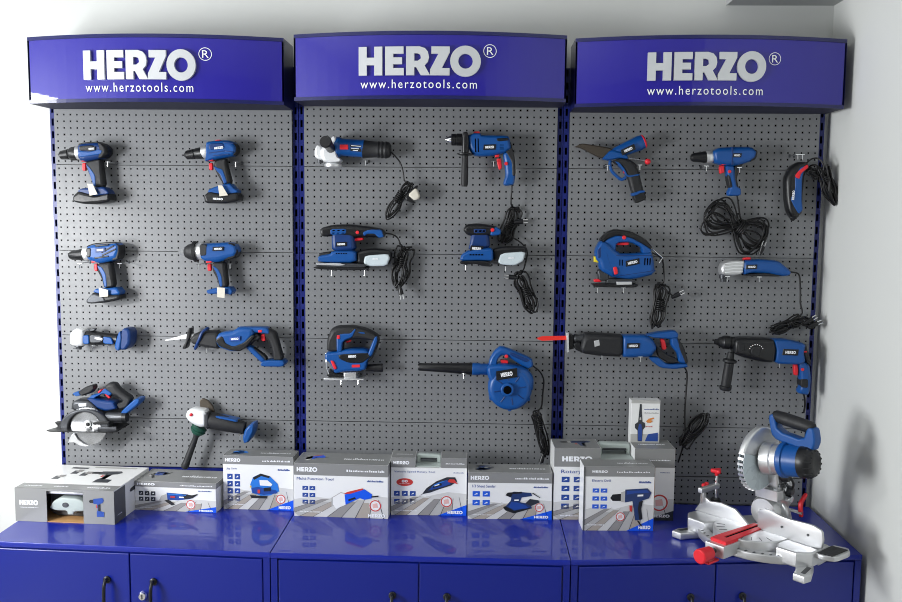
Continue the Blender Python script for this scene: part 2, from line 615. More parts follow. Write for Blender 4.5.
# =============================================================== SIGN BOXES
HEAD = [dict(x=(-1.594, -0.690), z=(1.961, 2.190), word=(84.8, 196, 51, 80), reg=(205, 54, 6.6), url=(85.8, 193, 83, 92),
             lab='blue header sign over the left pegboard, with a white window reflection'),
        dict(x=(-0.654, 0.292), z=(1.976, 2.202), word=(359, 481, 47.5, 76), reg=(490, 51, 6.7), url=(360.5, 477, 80, 88.5),
             lab='blue header sign over the middle pegboard'),
        dict(x=(0.322, 1.243), z=(1.959, 2.192), word=(647, 766, 53, 81), reg=(775, 58.8, 6.4), url=(647, 763, 86.5, 95),
             lab='blue header sign over the right pegboard, next to the right wall')]
for h in HEAD:
    x0, x1 = h['x']
    z0, z1 = h['z']
    t = thing('header_sign', h['lab'], 'sign', ((x0 + x1) / 2, 0.0, z0), 'blue header signs')
    NB = 24

    def yfr(x, x0=x0, x1=x1):
        u = (x - x0) / (x1 - x0)
        return -(0.17 + 0.075 * (1 - (2 * u - 1) ** 2))
    # housing: curved box with rim trims above and below the acrylic face
    hb = MB()
    xs = [x0 + (x1 - x0) * k / NB for k in range(NB + 1)]
    zt0, zt1 = z0 + .012, z1 - .012
    back = -0.004
    for k in range(NB):
        a, b = xs[k], xs[k + 1]
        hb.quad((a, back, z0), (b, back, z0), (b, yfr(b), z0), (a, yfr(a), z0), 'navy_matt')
        hb.quad((a, yfr(a), z1), (b, yfr(b), z1), (b, back, z1), (a, back, z1), 'navy')
        for (q0, q1) in ((z0, zt0), (zt1, z1)):
            hb.quad((a, yfr(a), q0), (b, yfr(b), q0), (b, yfr(b), q1), (a, yfr(a), q1), 'navy')
            hb.quad((a, yfr(a) + .006, q1), (b, yfr(b) + .006, q1), (b, yfr(b), q1), (a, yfr(a), q1), 'navy')
    for x in (x0, x1):
        hb.quad((x, back, z0), (x, yfr(x), z0), (x, yfr(x), z1), (x, back, z1), 'navy')
    hb.quad((x0, back, z0), (x1, back, z0), (x1, back, z1), (x0, back, z1), 'navy')
    hb.build('housing', t, smooth=0.5)
    fb = MB()
    fx = [x0 + .006 + (x1 - x0 - .012) * k / NB for k in range(NB + 1)]
    for k in range(NB):
        a, b = fx[k], fx[k + 1]
        fb.quad((a, yfr(a) + .003, zt0), (b, yfr(b) + .003, zt0), (b, yfr(b) + .003, zt1), (a, yfr(a) + .003, zt1), 'acrylic')
    fb.build('sign_face', t, smooth=0.5)

    def place(px0, px1, py0, py1):
        dmid = -yfr((P((px0 + px1) / 2, py0, .22)).x)
        a = P(px0, py1, -yfr(P(px0, py1, .22).x))
        b = P(px1, py0, -yfr(P(px1, py0, .22).x))
        return a.x, b.x, a.z, b.z
    xa, xb, za, zb = place(*h['word'])
    lb = MB()

    def wfn(u, v, w_, xa=xa, xb=xb, za=za, zb=zb, yf=yfr):
        x = xa + (xb - xa) * u / HERZO_W
        return V((x, yf(x) + .003 - w_, za + (zb - za) * v))
    herzo(lb, wfn, 'letter', depth=0.011, d0=0.0005)
    lb.build('lettering', t, smooth=0.5)
    xa, xb, za, zb = place(*h['url'])
    ub = MB()

    def ufn(u, v, w_, xa=xa, xb=xb, za=za, zb=zb, yf=yfr):
        x = xa + (xb - xa) * u
        return V((x, yf(x) + .0012, za + (zb - za) * v))
    text(ub, 'www.herzotools.com', ufn, 'white_ink', bold=0.0, spacing=1.25)
    ub.build('web_address', t, smooth=0)
    cx, cy, r = h['reg']
    xa, xb, za, zb = place(cx - r, cx + r, cy - r, cy + r)
    rb = MB()
    mx, mz, rr = (xa + xb) / 2, (za + zb) / 2, (xb - xa) / 2
    for k in range(28):
        a0, a1 = 2 * math.pi * k / 28, 2 * math.pi * (k + 1) / 28
        pts = []
        for (q, g) in ((rr, a0), (rr, a1), (rr * .9, a1), (rr * .9, a0)):
            x = mx + q * math.cos(g)
            pts.append(V((x, yfr(x) + .0012, mz + q * math.sin(g))))
        rb.quad(*pts, 'white_ink')

    def rfn(u, v, w_):
        x = mx + (u - .46) * rr * 1.0
        return V((x, yfr(x) + .0012, mz + (v - .5) * rr * 1.15))
    text(rb, 'R', rfn, 'white_ink', bold=0.0)
    rb.build('trademark_sign', t, smooth=0)

# ================================================================= CABINETS
CZ = 0.5
CABS = [dict(x=(-1.612, -0.662), y=(-.522, -.573), mid=-1.13, hx=(-1.207, -1.050), lock=-1.085,
             lab='blue metal cabinet on the left with a round lock by its handle'),
        dict(x=(-0.660, 0.300), y=(-.575, -.585), mid=-.181, hx=(-.266, -.091), lock=None,
             lab='middle blue metal cabinet in front of the middle pegboard'),
        dict(x=(0.302, 1.254), y=(-.583, -.484), mid=.772, hx=(.692, .862), lock=None,
             lab='blue metal cabinet on the right carrying the mitre saw')]
for cdef in CABS:
    x0, x1 = cdef['x']
    ya, yb = cdef['y']
    t = thing('cabinet', cdef['lab'], 'cabinet', ((x0 + x1) / 2, -.28, 0), 'blue metal cabinets')

    def fy(x, off=0.0):
        return ya + (yb - ya) * (x - x0) / (x1 - x0) - off

    def slab(mb, xa, xb, za, zb, o0, o1, m, bev=0.0):
        def fn(u, v, w_):
            return V((u, fy(u, w_), v))
        mb.prism([(xa, za), (xb, za), (xb, zb), (xa, zb)], fn, o0, o1, m, bev=bev, seg=2)
    BACK = -.006
    body = MB()
    ins = .012
    ring_ = [(x0 + .001, BACK), (x1 - .001, BACK), (x1 - .001, fy(x1) + ins), (x0 + .001, fy(x0) + ins)]
    body.prism(ring_, lambda u, v, w_: V((u, v, w_)), 0.0, CZ - .0185, 'cab')
    for xa, xb in ((x0 + .001, x0 + .022), (x1 - .022, x1 - .001)):
        slab(body, xa, xb, 0.0, CZ - .0185, -ins, -.001, 'cab')
    slab(body, x0 + .022, x1 - .022, 0.0, .05, -ins, -.004, 'cab')
    body.build('carcass', t, smooth=0.5)
    top = MB()
    tp = [(x0, BACK), (x1, BACK), (x1, fy(x1)), (x0, fy(x0))]
    top.prism(tp, lambda u, v, w_: V((u, v, w_)), CZ - .018, CZ, 'cabtop', bev=.0025, seg=2)
    top.build('cabinet_top', t, smooth=0.5)
    zt = CZ - .0235
    for k, (xa, xb) in enumerate(((x0 + .0255, cdef['mid'] - .0016), (cdef['mid'] + .0016, x1 - .0255))):
        db = MB()
        slab(db, xa, xb, .055, zt, -.010, -.002, 'cab', bev=.003)
        door = db.build('door', t, smooth=0.5)
        hx = cdef['hx'][k]
        hb = MB()
        zt_ = .386 if cdef['x'][0] < -1 else .370
        pth = [V((hx, fy(hx, -.004), zt_)), V((hx, fy(hx, .014), zt_ + .002)), V((hx, fy(hx, .026), zt_ - .012)), V((hx, fy(hx, .03), zt_ - .045)),
               V((hx, fy(hx, .03), zt_ - .085)), V((hx, fy(hx, .026), zt_ - .118)), V((hx, fy(hx, .014), zt_ - .132)), V((hx, fy(hx, -.004), zt_ - .13))]
        hb.tube(pth, 0.0056, 'black', seg=10)
        for z in (zt_, zt_ - .13):
            hb.lathe((hx, fy(hx, -.002), z), (hx, fy(hx, .006), z), [(0, .012), (.7, .012), (1, .008)], 'black')
        hb.build('handle', door, smooth=0.9)
        if k == 1 and cdef['lock']:
            lk = MB()
            lx = cdef['lock']
            lk.lathe((lx, fy(lx, -.002), .338), (lx, fy(lx, .014), .338), [(0, .015), (.6, .015), (1, .011)], 'chrome')
            lk.box((lx - .0015, fy(lx, .0155), .331), (lx + .0015, fy(lx, .0135), .345), 'black')
            lk.build('lock', door)
        if k == 0:
            pass

# ============================================================== POWER TOOLS


class Tool:
    """a power tool on the pegboard, measured in the coordinates of one enlarged view (ox, oy, scale)"""

    def __init__(self, name, label, cat, view, base, d=0.047, group=None):
        self.ox, self.oy, self.s = view
        self.d = d
        self.root = thing(name, label, cat, self.p(base[0], base[1], 0.012), group)

    def p(self, x, y, d=None):
        return P(self.ox + x / self.s, self.oy + y / self.s, self.d if d is None else d)

    def k(self, r, d=None):
        d = self.d if d is None else d
        return r / self.s * (3.35 - d) / F_PX

    def fn(self, d_mid):
        def f(u, v, w):
            return V((u, -w, v))
        return f

    def ex_(self, mb, m, pts, w=0.045, c=None, bev=0.008, rnd=1, seg=3):
        c = self.d if c is None else c
        q = []
        for (x, y) in pts:
            a = self.p(x, y, c)
            q.append((a.x, a.z))
        if rnd:
            q = chaikin(q, rnd)
        mb.prism(q, self.fn(c), c - w / 2, c + w / 2, m, bev=bev, seg=seg)
        return mb

    def ex(self, name, m, pts, w=0.045, c=None, bev=0.008, rnd=1, parent=None, seg=3):
        return self.ex_(MB(), m, pts, w, c, bev, rnd, seg).build(name, parent or self.root)

    def lz_(self, mb, m, a, b, prof, ca=None, cb=None, seg=22, squash=1.0):
        ca = self.d if ca is None else ca
        cb = ca if cb is None else cb
        A, B = self.p(a[0], a[1], ca), self.p(b[0], b[1], cb)
        mb.lathe(A, B, [(t, self.k(r)) for t, r in prof], m, seg, squash)
        return mb

    def lz(self, name, m, a, b, prof, ca=None, cb=None, parent=None, seg=22, squash=1.0):
        return self.lz_(MB(), m, a, b, prof, ca, cb, seg, squash).build(name, parent or self.root)

    def tube_(self, mb, m, pts, r, seg=8, smooth=5):
        mb.tube([self.p(*q) for q in pts], r, m, seg=seg, smooth=smooth)
        return mb

    def disc(self, name, m, c, r, d0, d1, bev=0.004, parent=None, n=36):
        o = self.p(c[0], c[1], d1)
        rr = self.k(r, d1)
        mb = MB()
        mb.prism(ring(o.x, o.z, rr, rr, n), self.fn(0), d0, d1, m, bev=bev)
        return mb.build(name, parent or self.root)

    def badge(self, a, b, h, d, plate=None, word=True, parent=None, ink='white_ink', pad=1.35):
        """name plate from a to b (middle line), h high, at distance d from the board"""
        A, B = self.p(a[0], a[1], d), self.p(b[0], b[1], d)
        ux = (B - A)
        L = ux.length
        ux = ux.normalized()
        uz = V((-ux.z, 0, ux.x))
        hh = self.k(h, d)
        mid = (A + B) / 2
        par = parent or self.root
        if plate:
            mb = MB()
            q = [(-L / 2 * pad - hh * .3, -hh * 1.1), (L / 2 * pad, -hh * 1.1), (L / 2 * pad + hh * .3, hh * 1.1), (-L / 2 * pad, hh * 1.1)]
            mb.prism(q, lambda u, v, w: mid + ux * u + uz * v + V((0, -w, 0)), -.003, .0008, plate, bev=.0006, seg=1)
            par = mb.build('nameplate', par)
        mb = MB()
        herzo(mb, lambda u, v, w: mid + ux * ((u / HERZO_W - .5) * L) + uz * ((v - .5) * hh) + V((0, -.0012 - w, 0)), 'white_ink')
        mb.build('lettering', par, smooth=0)

    # -- cords -----------------------------------------------------------
    def cord(self, tail, a, b, loops=5, width=40, seed=1, c=0.04, r=0.0031, tie=0.5, fig8=False, plug=None, spread=.35, ties=5,
             end=None, dz=1.0):
        rnd = random.Random(seed)
        A, B = self.p(a[0], a[1], c), self.p(b[0], b[1], c)
        ax = (B - A)
        L = ax.length
        ax = ax.normalized()
        nx = V((-ax.z, 0, ax.x))
        wv = self.k(width, c)
        pts = []
        for i in range(loops):
            e0, e1 = rnd.uniform(-.0, spread) * .35, 1 - rnd.uniform(0, spread) * .35
            ww = wv * rnd.uniform(.3, 1.1) / 2
            rot = rnd.uniform(-.16, .16) if not fig8 else rnd.uniform(-.08, .08)
            off = wv * rnd.uniform(-.26, .26)
            dd = rnd.uniform(-.011, .011) * dz
            mid, half = (e0 + e1) / 2 * L, (e1 - e0) / 2 * L
            for k in range(14):
                g = 2 * math.pi * k / 14 + math.pi
                t = math.cos(g)
                s = math.sin(2 * g) * .9 if fig8 else math.sin(g) * (abs(math.sin(g)) ** .2)
                if not fig8:
                    tt = mid / L + half / L * t
                    pinch = 1 - .55 * math.exp(-((tt - tie) / .16) ** 2)
                    s *= pinch
                pts.append(A + ax * (mid + half * t) + nx * (ww * s + off * (.4 if fig8 else 1) + rot * half * t) + V((0, dd + .006 * dz * math.sin(g + i), 0)))
        tp = [self.p(*q) for q in tail]
        mb = MB()
        mb.tube(tp + pts + ([self.p(*end)] if end else []), r, 'cord', seg=6, smooth=4)
        # turns that tie the bundle
        if ties:
            cpt = A + ax * (L * tie)
            tr = wv * (.17 if fig8 else .26)
            sp = []
            for k in range(ties * 10 + 1):
                g = 2 * math.pi * k / 10
                sp.append(cpt + ax * ((k / 10 - ties / 2) * r * 2.3) + nx * (math.cos(g) * tr) + V((0, math.sin(g) * (tr * .5 + .011) * dz, 0)))
            mb.tube(sp, r, 'cord', seg=6, smooth=2)
        co = mb.build('cord', self.root, smooth=1.2)
        if plug:
            x, y, dx, dy = plug
            p0 = self.p(x, y, c + .012)
            u = (self.p(x + dx, y + dy, c + .012) - p0)
            u = u.normalized()
            n = V((-u.z, 0, u.x))
            pb = MB()
            pb.lathe(p0 - u * .022, p0 + u * .012, [(0, .005), (.5, .0085), (1, .0095)], 'black', 12)
            for sg in (-1, 1):
                pb.lathe(p0 + u * .010 + n * (.0055 * sg), p0 + u * .030 + n * (.0055 * sg), [(0, .0022), (1, .0019)], 'chrome', 8)
            pb.build('plug', co)
        return co


HN = 'hooks'


def hook(px, py, label, d=0.088, bar=4.5):
    """chrome pegboard hook: plate tabs in the holes, prong forward, bent tip with a cross bar"""
    e = P(px, py, d)
    t = thing('pegboard_hook', label, 'hook', (e.x, 0, e.z), 'chrome pegboard hooks')
    mb = MB()
    mb.tube([V((e.x, .003, e.z)), V((e.x, -d + .002, e.z))], .0017, 'chrome', seg=8, smooth=0)
    mb.tube([V((e.x, -d + .002, e.z + .0012)), V((e.x, -d, e.z - .018))], .0016, 'chrome', seg=8, smooth=0)
    mb.build('prong', t)
    b2 = MB()
    b2.box((e.x - bar * .0018, -d + .0035, e.z - .0012), (e.x + bar * .0018, -d + .0005, e.z + .0014), 'chrome')
    b2.build('cross_bar', t)
    pl = MB()
    pl.prism(chaikin([(e.x - .004, e.z - .006), (e.x + .004, e.z - .006), (e.x + .004, e.z + .006), (e.x - .004, e.z + .006)]),
             lambda u, v, w: V((u, -w, v)), .0003, .002, 'gunmetal', bev=.0006, seg=1)
    pl.build('back_plate', t)
    return t


def finish_drill(T, trig, sel, tagp=None):
    T.ex('trigger', 'red', trig, w=.016, bev=.003)
    T.ex('direction_switch', 'red', sel, w=.05, bev=.002, rnd=0)
    if tagp:
        T.ex('hang_tag', 'tag', tagp, w=.0015, c=.088, bev=0, rnd=0)


# ---- 1 cordless drill, top of the left board
T = Tool('cordless_drill', 'blue cordless drill nearest the left upright, topmost row, black battery below', 'drill', (40, 130, 7.082), (400, 300), group='cordless drills')
T.lz('chuck', 'black', (137, 180), (262, 166), [(0, 14), (.03, 20), (.1, 30), (.52, 37), (.55, 34), (.6, 40), (.72, 47), (1, 50)])
T.lz('torque_collar', 'silver', (250, 166), (296, 160), [(0, 45), (.2, 48), (.8, 49), (1, 46)])
b = T.ex_(MB(), 'blue_dark', [(286, 112), (320, 96), (420, 88), (462, 100), (492, 128), (496, 168), (470, 196), (430, 208), (380, 218), (340, 228), (304, 220), (288, 195)], w=.066, bev=.018, seg=4)
T.ex_(b, 'blue', [(300, 150), (380, 158), (440, 140), (470, 150), (460, 175), (400, 185), (330, 195), (300, 190)], w=.072, bev=.004)
T.ex_(b, 'black', [(290, 100), (330, 90), (430, 84), (440, 98), (330, 106), (292, 116)], w=.05, bev=.008)
T.ex_(b, 'rubber', [(432, 90), (462, 100), (492, 128), (496, 168), (470, 196), (436, 206), (450, 150)], w=.07, bev=.008)
T.ex_(b, 'black', [(305, 118), (400, 112), (412, 126), (400, 148), (310, 152)], w=.073, bev=.003)
b.build('motor_housing', T.root)
T.badge((345, 134), (382, 131), 13, .084, 'black')
h = T.ex_(MB(), 'rubber', [(338, 222), (440, 205), (448, 250), (470, 405), (395, 412), (372, 345), (350, 295), (335, 265)], w=.04, bev=.012)
T.ex_(h, 'blue', [(340, 240), (372, 270), (408, 320), (412, 395), (396, 398), (365, 305)], w=.043, bev=.003)
h.build('handle_grip', T.root)
T.ex('battery_foot', 'blue_dark', [(290, 432), (312, 414), (385, 410), (470, 402), (500, 428), (516, 455), (400, 472), (300, 450)], w=.06, bev=.008)
T.ex('battery', 'black', [(258, 470), (296, 432), (345, 444), (420, 466), (516, 448), (522, 508), (440, 525), (340, 526), (262, 510)], w=.074, bev=.012)
finish_drill(T, [(303, 236), (330, 232), (329, 290), (306, 288)], [(314, 212), (340, 210), (340, 224), (314, 226)], [(335, 380), (372, 384), (408, 455), (352, 465)])

# ---- 2 cordless drill with battery, second in the top row
T = Tool('cordless_drill', 'blue cordless drill with printed black battery, right one in the top row of drills', 'drill', (165, 130, 7.082), (430, 300), group='cordless drills')
T.lz('chuck', 'black', (138, 180), (278, 160), [(0, 12), (.03, 18), (.12, 31), (.5, 37), (.53, 33), (.58, 38), (1, 44)])
T.lz('torque_collar', 'silver', (266, 160), (312, 150), [(0, 44), (.2, 47), (.8, 49), (1, 46)])
b = T.ex_(MB(), 'blue', [(302, 92), (318, 84), (360, 78), (460, 74), (498, 88), (518, 118), (518, 158), (492, 186), (440, 196), (390, 206), (330, 220), (300, 226), (304, 190)], w=.066, bev=.018, seg=4)
T.ex_(b, 'blue_dark', [(330, 100), (420, 96), (440, 112), (420, 140), (330, 146)], w=.07, bev=.003)
T.ex_(b, 'rubber', [(500, 92), (522, 118), (522, 160), (495, 186), (490, 140)], w=.05, bev=.01)
for (x0, y0, x1, y1) in ((330, 168, 440, 152), (440, 152, 500, 160), (430, 92, 500, 100), (360, 186, 470, 176)):
    T.ex_(b, 'blue_dark', [(x0, y0 - 4), (x1, y1 - 4), (x1, y1 + 4), (x0, y0 + 4)], w=.0675, bev=.001, rnd=0)
T.ex_(b, 'red', [(362, 72), (395, 70), (396, 78), (364, 80)], w=.03, bev=.002, rnd=0)
b.build('motor_housing', T.root)
T.badge((350, 130), (412, 122), 16, .085)
h = T.ex_(MB(), 'rubber', [(360, 215), (440, 200), (446, 245), (482, 380), (425, 392), (392, 345), (368, 300), (350, 255)], w=.04, bev=.012)
T.ex_(h, 'blue', [(352, 255), (380, 268), (420, 280), (452, 372), (428, 386), (404, 320), (372, 285)], w=.043, bev=.003)
h.build('handle_grip', T.root)
T.ex('battery_foot', 'blue', [(322, 425), (348, 410), (420, 386), (476, 378), (500, 410), (530, 432), (520, 455), (400, 458), (315, 452)], w=.06, bev=.008)
bt = T.ex('battery', 'black', [(292, 466), (328, 436), (440, 458), (520, 440), (542, 465), (536, 505), (440, 522), (300, 520)], w=.074, bev=.01)
T.badge((340, 486), (410, 490), 14, .0855, parent=bt)
finish_drill(T, [(312, 238), (340, 232), (342, 285), (318, 285)], [(324, 202), (354, 200), (352, 220), (324, 222)], [(375, 392), (405, 392), (446, 462), (386, 470)])

# ---- 3 cordless drill with the clear battery, second row
T = Tool('cordless_drill', 'blue cordless drill near the left upright, second row, with shiny grey front on its battery', 'drill', (50, 230, 7.082), (410, 300), group='cordless drills')
T.lz('chuck', 'black', (130, 182), (256, 172), [(0, 6), (.06, 8), (.07, 22), (.2, 32), (.6, 38), (.75, 42), (1, 46)])
T.lz('torque_collar', 'silver', (244, 172), (284, 166), [(0, 46), (.2, 49), (1, 47)])
b = T.ex_(MB(), 'blue', [(278, 118), (320, 98), (420, 90), (488, 88), (510, 106), (514, 152), (500, 208), (420, 225), (370, 236), (302, 218), (280, 200)], w=.066, bev=.018, seg=4)
T.ex_(b, 'black', [(284, 108), (330, 92), (430, 84), (495, 88), (470, 106), (330, 112), (290, 122)], w=.052, bev=.006)
T.ex_(b, 'rubber', [(488, 95), (512, 108), (516, 160), (502, 208), (455, 215), (490, 150)], w=.06, bev=.006)
T.ex_(b, 'black', [(282, 128), (318, 122), (316, 190), (284, 192)], w=.07, bev=.004)
for (x0, y0, x1, y1) in ((388, 156, 478, 108), (392, 178, 490, 132), (340, 196, 440, 182), (345, 112, 440, 102)):
    T.ex_(b, 'black', [(x0, y0 - 6), (x1, y1 - 5), (x1 + 4, y1 + 5), (x0 + 4, y0 + 6)], w=.0705, bev=.002, rnd=0)
b.build('motor_housing', T.root)
T.badge((332, 144), (378, 140), 13, .084, 'blue_dark')
h = T.ex_(MB(), 'rubber', [(348, 232), (442, 222), (455, 290), (470, 402), (395, 412), (376, 345), (346, 290)], w=.04, bev=.012)
T.ex_(h, 'blue', [(346, 245), (385, 262), (412, 310), (420, 400), (400, 402), (385, 320)], w=.043, bev=.003)
h.build('handle_grip', T.root)
T.ex('battery_foot', 'blue', [(388, 412), (490, 402), (520, 436), (510, 458), (415, 462), (322, 434), (346, 410)], w=.06, bev=.008)
bt = T.ex('battery', 'black', [(286, 490), (332, 432), (410, 456), (515, 450), (520, 490), (430, 508), (330, 516), (294, 512)], w=.074, bev=.01)
T.ex('battery_front', 'gunmetal', [(284, 492), (330, 440), (408, 462), (430, 500), (330, 516), (292, 512)], w=.078, bev=.006, parent=bt)
finish_drill(T, [(315, 240), (340, 236), (342, 292), (320, 290)], [(314, 210), (342, 208), (342, 226), (314, 230)], [(345, 408), (410, 425), (412, 470), (352, 475)])

# ---- 4 impact wrench without battery
T = Tool('impact_wrench', 'blue impact wrench with bare square drive, without battery, second row of the left board', 'impact wrench', (165, 230, 7.082), (420, 300))
T.lz('square_drive', 'silver', (98, 160), (150, 158), [(0, 14), (.05, 20), (.9, 20), (1, 22)], seg=4)
T.lz('hammer_nose', 'rubber', (140, 158), (226, 152), [(0, 28), (.06, 38), (.35, 54), (.7, 62), (.78, 64), (.8, 76), (1, 74)])
T.lz('gear_case', 'silver', (218, 153), (272, 151), [(0, 54), (.2, 60), (.9, 60), (1, 56)])
b = T.ex_(MB(), 'blue', [(264, 112), (275, 98), (330, 92), (480, 85), (520, 110), (532, 150), (510, 192), (440, 212), (380, 228), (300, 222), (262, 195)], w=.07, bev=.02, seg=4)
T.ex_(b, 'rubber', [(262, 100), (318, 98), (315, 180), (268, 182)], w=.072, bev=.004)
T.ex_(b, 'black', [(455, 86), (505, 96), (532, 150), (512, 195), (420, 218), (500, 160)], w=.062, bev=.006)
b.build('motor_housing', T.root)
T.badge((348, 134), (402, 132), 13, .0855, 'black')
h = T.ex_(MB(), 'rubber', [(340, 228), (430, 222), (442, 290), (454, 402), (395, 412), (375, 345), (345, 292)], w=.04, bev=.012)
T.ex_(h, 'blue', [(342, 245), (385, 270), (412, 320), (420, 395), (400, 400), (380, 310)], w=.043, bev=.003)
h.build('handle_grip', T.root)
T.ex('battery_foot', 'blue', [(305, 425), (350, 410), (470, 398), (496, 430), (480, 456), (430, 446), (320, 450)], w=.06, bev=.008)
finish_drill(T, [(303, 242), (330, 236), (332, 290), (305, 288)], [(306, 212), (344, 210), (344, 228), (306, 232)], [(368, 405), (425, 410), (422, 482), (370, 475)])

# ---- 5 compact cordless grinder
T = Tool('angle_grinder', 'short cordless angle grinder with white head, third row beside the left upright', 'angle grinder', (50, 310, 8.2), (400, 240), d=.05)
T.ex('gear_head', 'cast_light', [(184, 200), (194, 172), (238, 143), (302, 163), (300, 286), (245, 292), (188, 276)], w=.062, bev=.014)
T.lz('spindle', 'gunmetal', (238, 286), (238, 322), [(0, 40), (.3, 42), (.5, 24), (1, 22)], squash=.8)
T.lz('wrench_pin', 'gunmetal', (190, 316), (245, 312), [(0, 5), (1, 6)])
b = T.lz_(MB(), 'black', (294, 226), (560, 240), [(0, 56), (.1, 60), (.45, 56), (.9, 46), (1, 48)])
T.ex_(b, 'blue', [(298, 200), (345, 196), (350, 270), (300, 270)], w=.062, bev=.003)
T.ex_(b, 'gunmetal', [(350, 195), (450, 198), (452, 258), (352, 262)], w=.062, bev=.003)
T.ex_(b, 'blue', [(455, 210), (525, 218), (545, 275), (460, 268)], w=.055, bev=.003)
b.build('motor_housing', T.root)
T.ex('switch', 'gunmetal', [(330, 160), (360, 148), (380, 152), (370, 170), (335, 175)], w=.02, bev=.003)
T.badge((368, 228), (430, 240), 20, .0815)
f = T.ex_(MB(), 'blue', [(560, 300), (566, 255), (592, 175), (612, 160), (620, 230), (608, 312), (585, 325)], w=.078, bev=.008)
T.ex_(f, 'blue_dark', [(600, 190), (622, 142), (668, 142), (692, 170), (690, 270), (648, 318), (600, 318)], w=.07, bev=.012)
f.build('battery_mount', T.root)

# ---- 6 cordless reciprocating saw
T = Tool('reciprocating_saw', 'cordless reciprocating saw with silver blade, third row of the left board', 'reciprocating saw', (155, 310, 6.443), (480, 200), d=.05)
T.ex('blade', 'silver', [(64, 192), (100, 184), (190, 158), (218, 154), (218, 182), (190, 186), (66, 198)], w=.002, bev=0, rnd=0)
T.ex('shoe', 'black', [(222, 116), (243, 112), (238, 170), (222, 205), (210, 245), (188, 247), (188, 232), (206, 205), (212, 170)], w=.042, bev=.004)
T.ex('blade_clamp', 'silver', [(214, 156), (258, 150), (262, 186), (214, 186)], w=.024, bev=.006)
g = MB()
T.tube_(g, 'blue_dark', [(262, 246, .03), (286, 205, .03), (306, 160, .03), (340, 124, .03), (338, 118, .07), (304, 145, .085), (284, 190, .085), (260, 246, .07), (262, 246, .03)], .0052)
g.build('hanging_hoop', T.root)
T.ex('gear_case', 'rubber', [(240, 178), (262, 150), (300, 133), (425, 130), (425, 248), (350, 238), (262, 218), (244, 205)], w=.062, bev=.018)
b = T.ex_(MB(), 'blue', [(398, 170), (428, 142), (510, 130), (545, 110), (640, 110), (652, 152), (605, 215), (560, 260), (500, 260), (430, 238), (402, 208)], w=.066, bev=.014)
T.ex_(b, 'black', [(404, 185), (445, 160), (455, 168), (470, 205), (520, 228), (590, 200), (640, 150), (662, 160), (600, 235), (560, 258), (500, 250), (430, 226)], w=.072, bev=.004)
b.build('motor_housing', T.root)
T.badge((490, 188), (538, 184), 13, .088, 'ink_mid')
h = T.ex_(MB(), 'blue', [(530, 118), (545, 106), (722, 106), (745, 125), (745, 150), (690, 146), (640, 140), (560, 150)], w=.05, bev=.01)
T.ex_(h, 'rubber', [(715, 110), (748, 120), (782, 138), (802, 205), (832, 322), (768, 322), (764, 262), (738, 195), (708, 160)], w=.042, bev=.012)
T.ex_(h, 'rubber', [(588, 216), (625, 168), (662, 145), (690, 168), (682, 188), (640, 200), (612, 232)], w=.05, bev=.01)
T.ex_(h, 'blue', [(586, 232), (622, 224), (724, 318), (695, 340), (640, 288)], w=.04, bev=.01)
T.ex_(h, 'rubber', [(640, 236), (724, 300), (724, 326), (700, 330), (630, 250)], w=.03, bev=.006)
h.build('handle', T.root)
T.ex('battery_mount', 'blue', [(690, 336), (712, 318), (832, 316), (848, 334), (836, 358), (700, 356)], w=.066, bev=.006)
T.ex('trigger', 'red', [(684, 158), (712, 152), (714, 200), (688, 196)], w=.018, bev=.003)
T.ex('lock_switch', 'red', [(674, 124), (700, 122), (700, 138), (676, 140)], w=.053, bev=.002, rnd=0)

# ---- 7 circular saw
T = Tool('circular_saw', 'cordless circular saw with toothed steel blade and black sole plate, bottom left of the boards', 'circular saw', (35, 370, 6.692), (400, 330), d=.06)
c0 = T.p(352, 376, .098)
bl = MB()
R = T.k(138, .098)
teeth = []
for k in range(80):
    g = 2 * math.pi * k / 80
    teeth.append((c0.x + (R if k % 2 else R * .96) * math.cos(g), c0.z + (R if k % 2 else R * .96) * math.sin(g)))
bl.prism(teeth, T.fn(0), .097, .0995, 'steel')
blo = bl.build('blade', T.root, smooth=0.4)
T.disc('flange', 'silver', (350, 365), 28, .099, .105, parent=blo)
T.disc('arbor_bolt', 'black', (350, 365), 15, .104, .110, parent=blo, n=6)
up = []
for k in range(25):
    g = math.radians(188 - 196 * k / 24)
    up.append((348 + 166 * math.cos(g), 375 - 122 * math.sin(g)))
for k in range(25):
    g = math.radians(-8 + 196 * k / 24)
    up.append((348 + 106 * math.cos(g), 380 - 106 * math.sin(g)))
g_ = T.ex_(MB(), 'gunmetal', up, w=.05, c=.088, bev=.006, rnd=0)
T.ex_(g_, 'gunmetal', up[:25] + [(500, 375), (190, 375)], w=.02, c=.055, bev=.004, rnd=0)
g_.build('upper_guard', T.root)
lg = []
for k in range(19):
    g = math.radians(200 + 165 * k / 18)
    lg.append((352 + 132 * math.cos(g), 378 - 132 * math.sin(g)))
T.ex('lower_guard', 'cast', [(222, 486), (238, 448), (250, 425), (268, 425), (290, 462), (330, 492), (372, 506), (340, 512), (300, 504), (262, 482)], w=.008, c=.104, bev=.002, rnd=0)
a, bq = T.p(60, 408, .165), T.p(540, 421, .165)
zz = (a.z + bq.z) / 2
pl = MB()
pl.prism(chaikin([(a.x, -.165), (bq.x, -.165), (bq.x, -.02), (a.x + .045, -.02)], 1, .08), lambda u, v, w: V((u, v, w)), zz - .002, zz + .002, 'black', bev=.0015, seg=1)
pl.build('sole_plate', T.root)
k_ = MB()
T.ex_(k_, 'black', [(135, 345), (190, 342), (198, 365), (165, 400), (140, 402), (160, 372)], w=.02, c=.09, bev=.003)
T.ex_(k_, 'gunmetal', [(420, 384), (545, 378), (548, 412), (530, 414), (525, 396), (425, 402)], w=.006, c=.12, bev=.001, rnd=0)
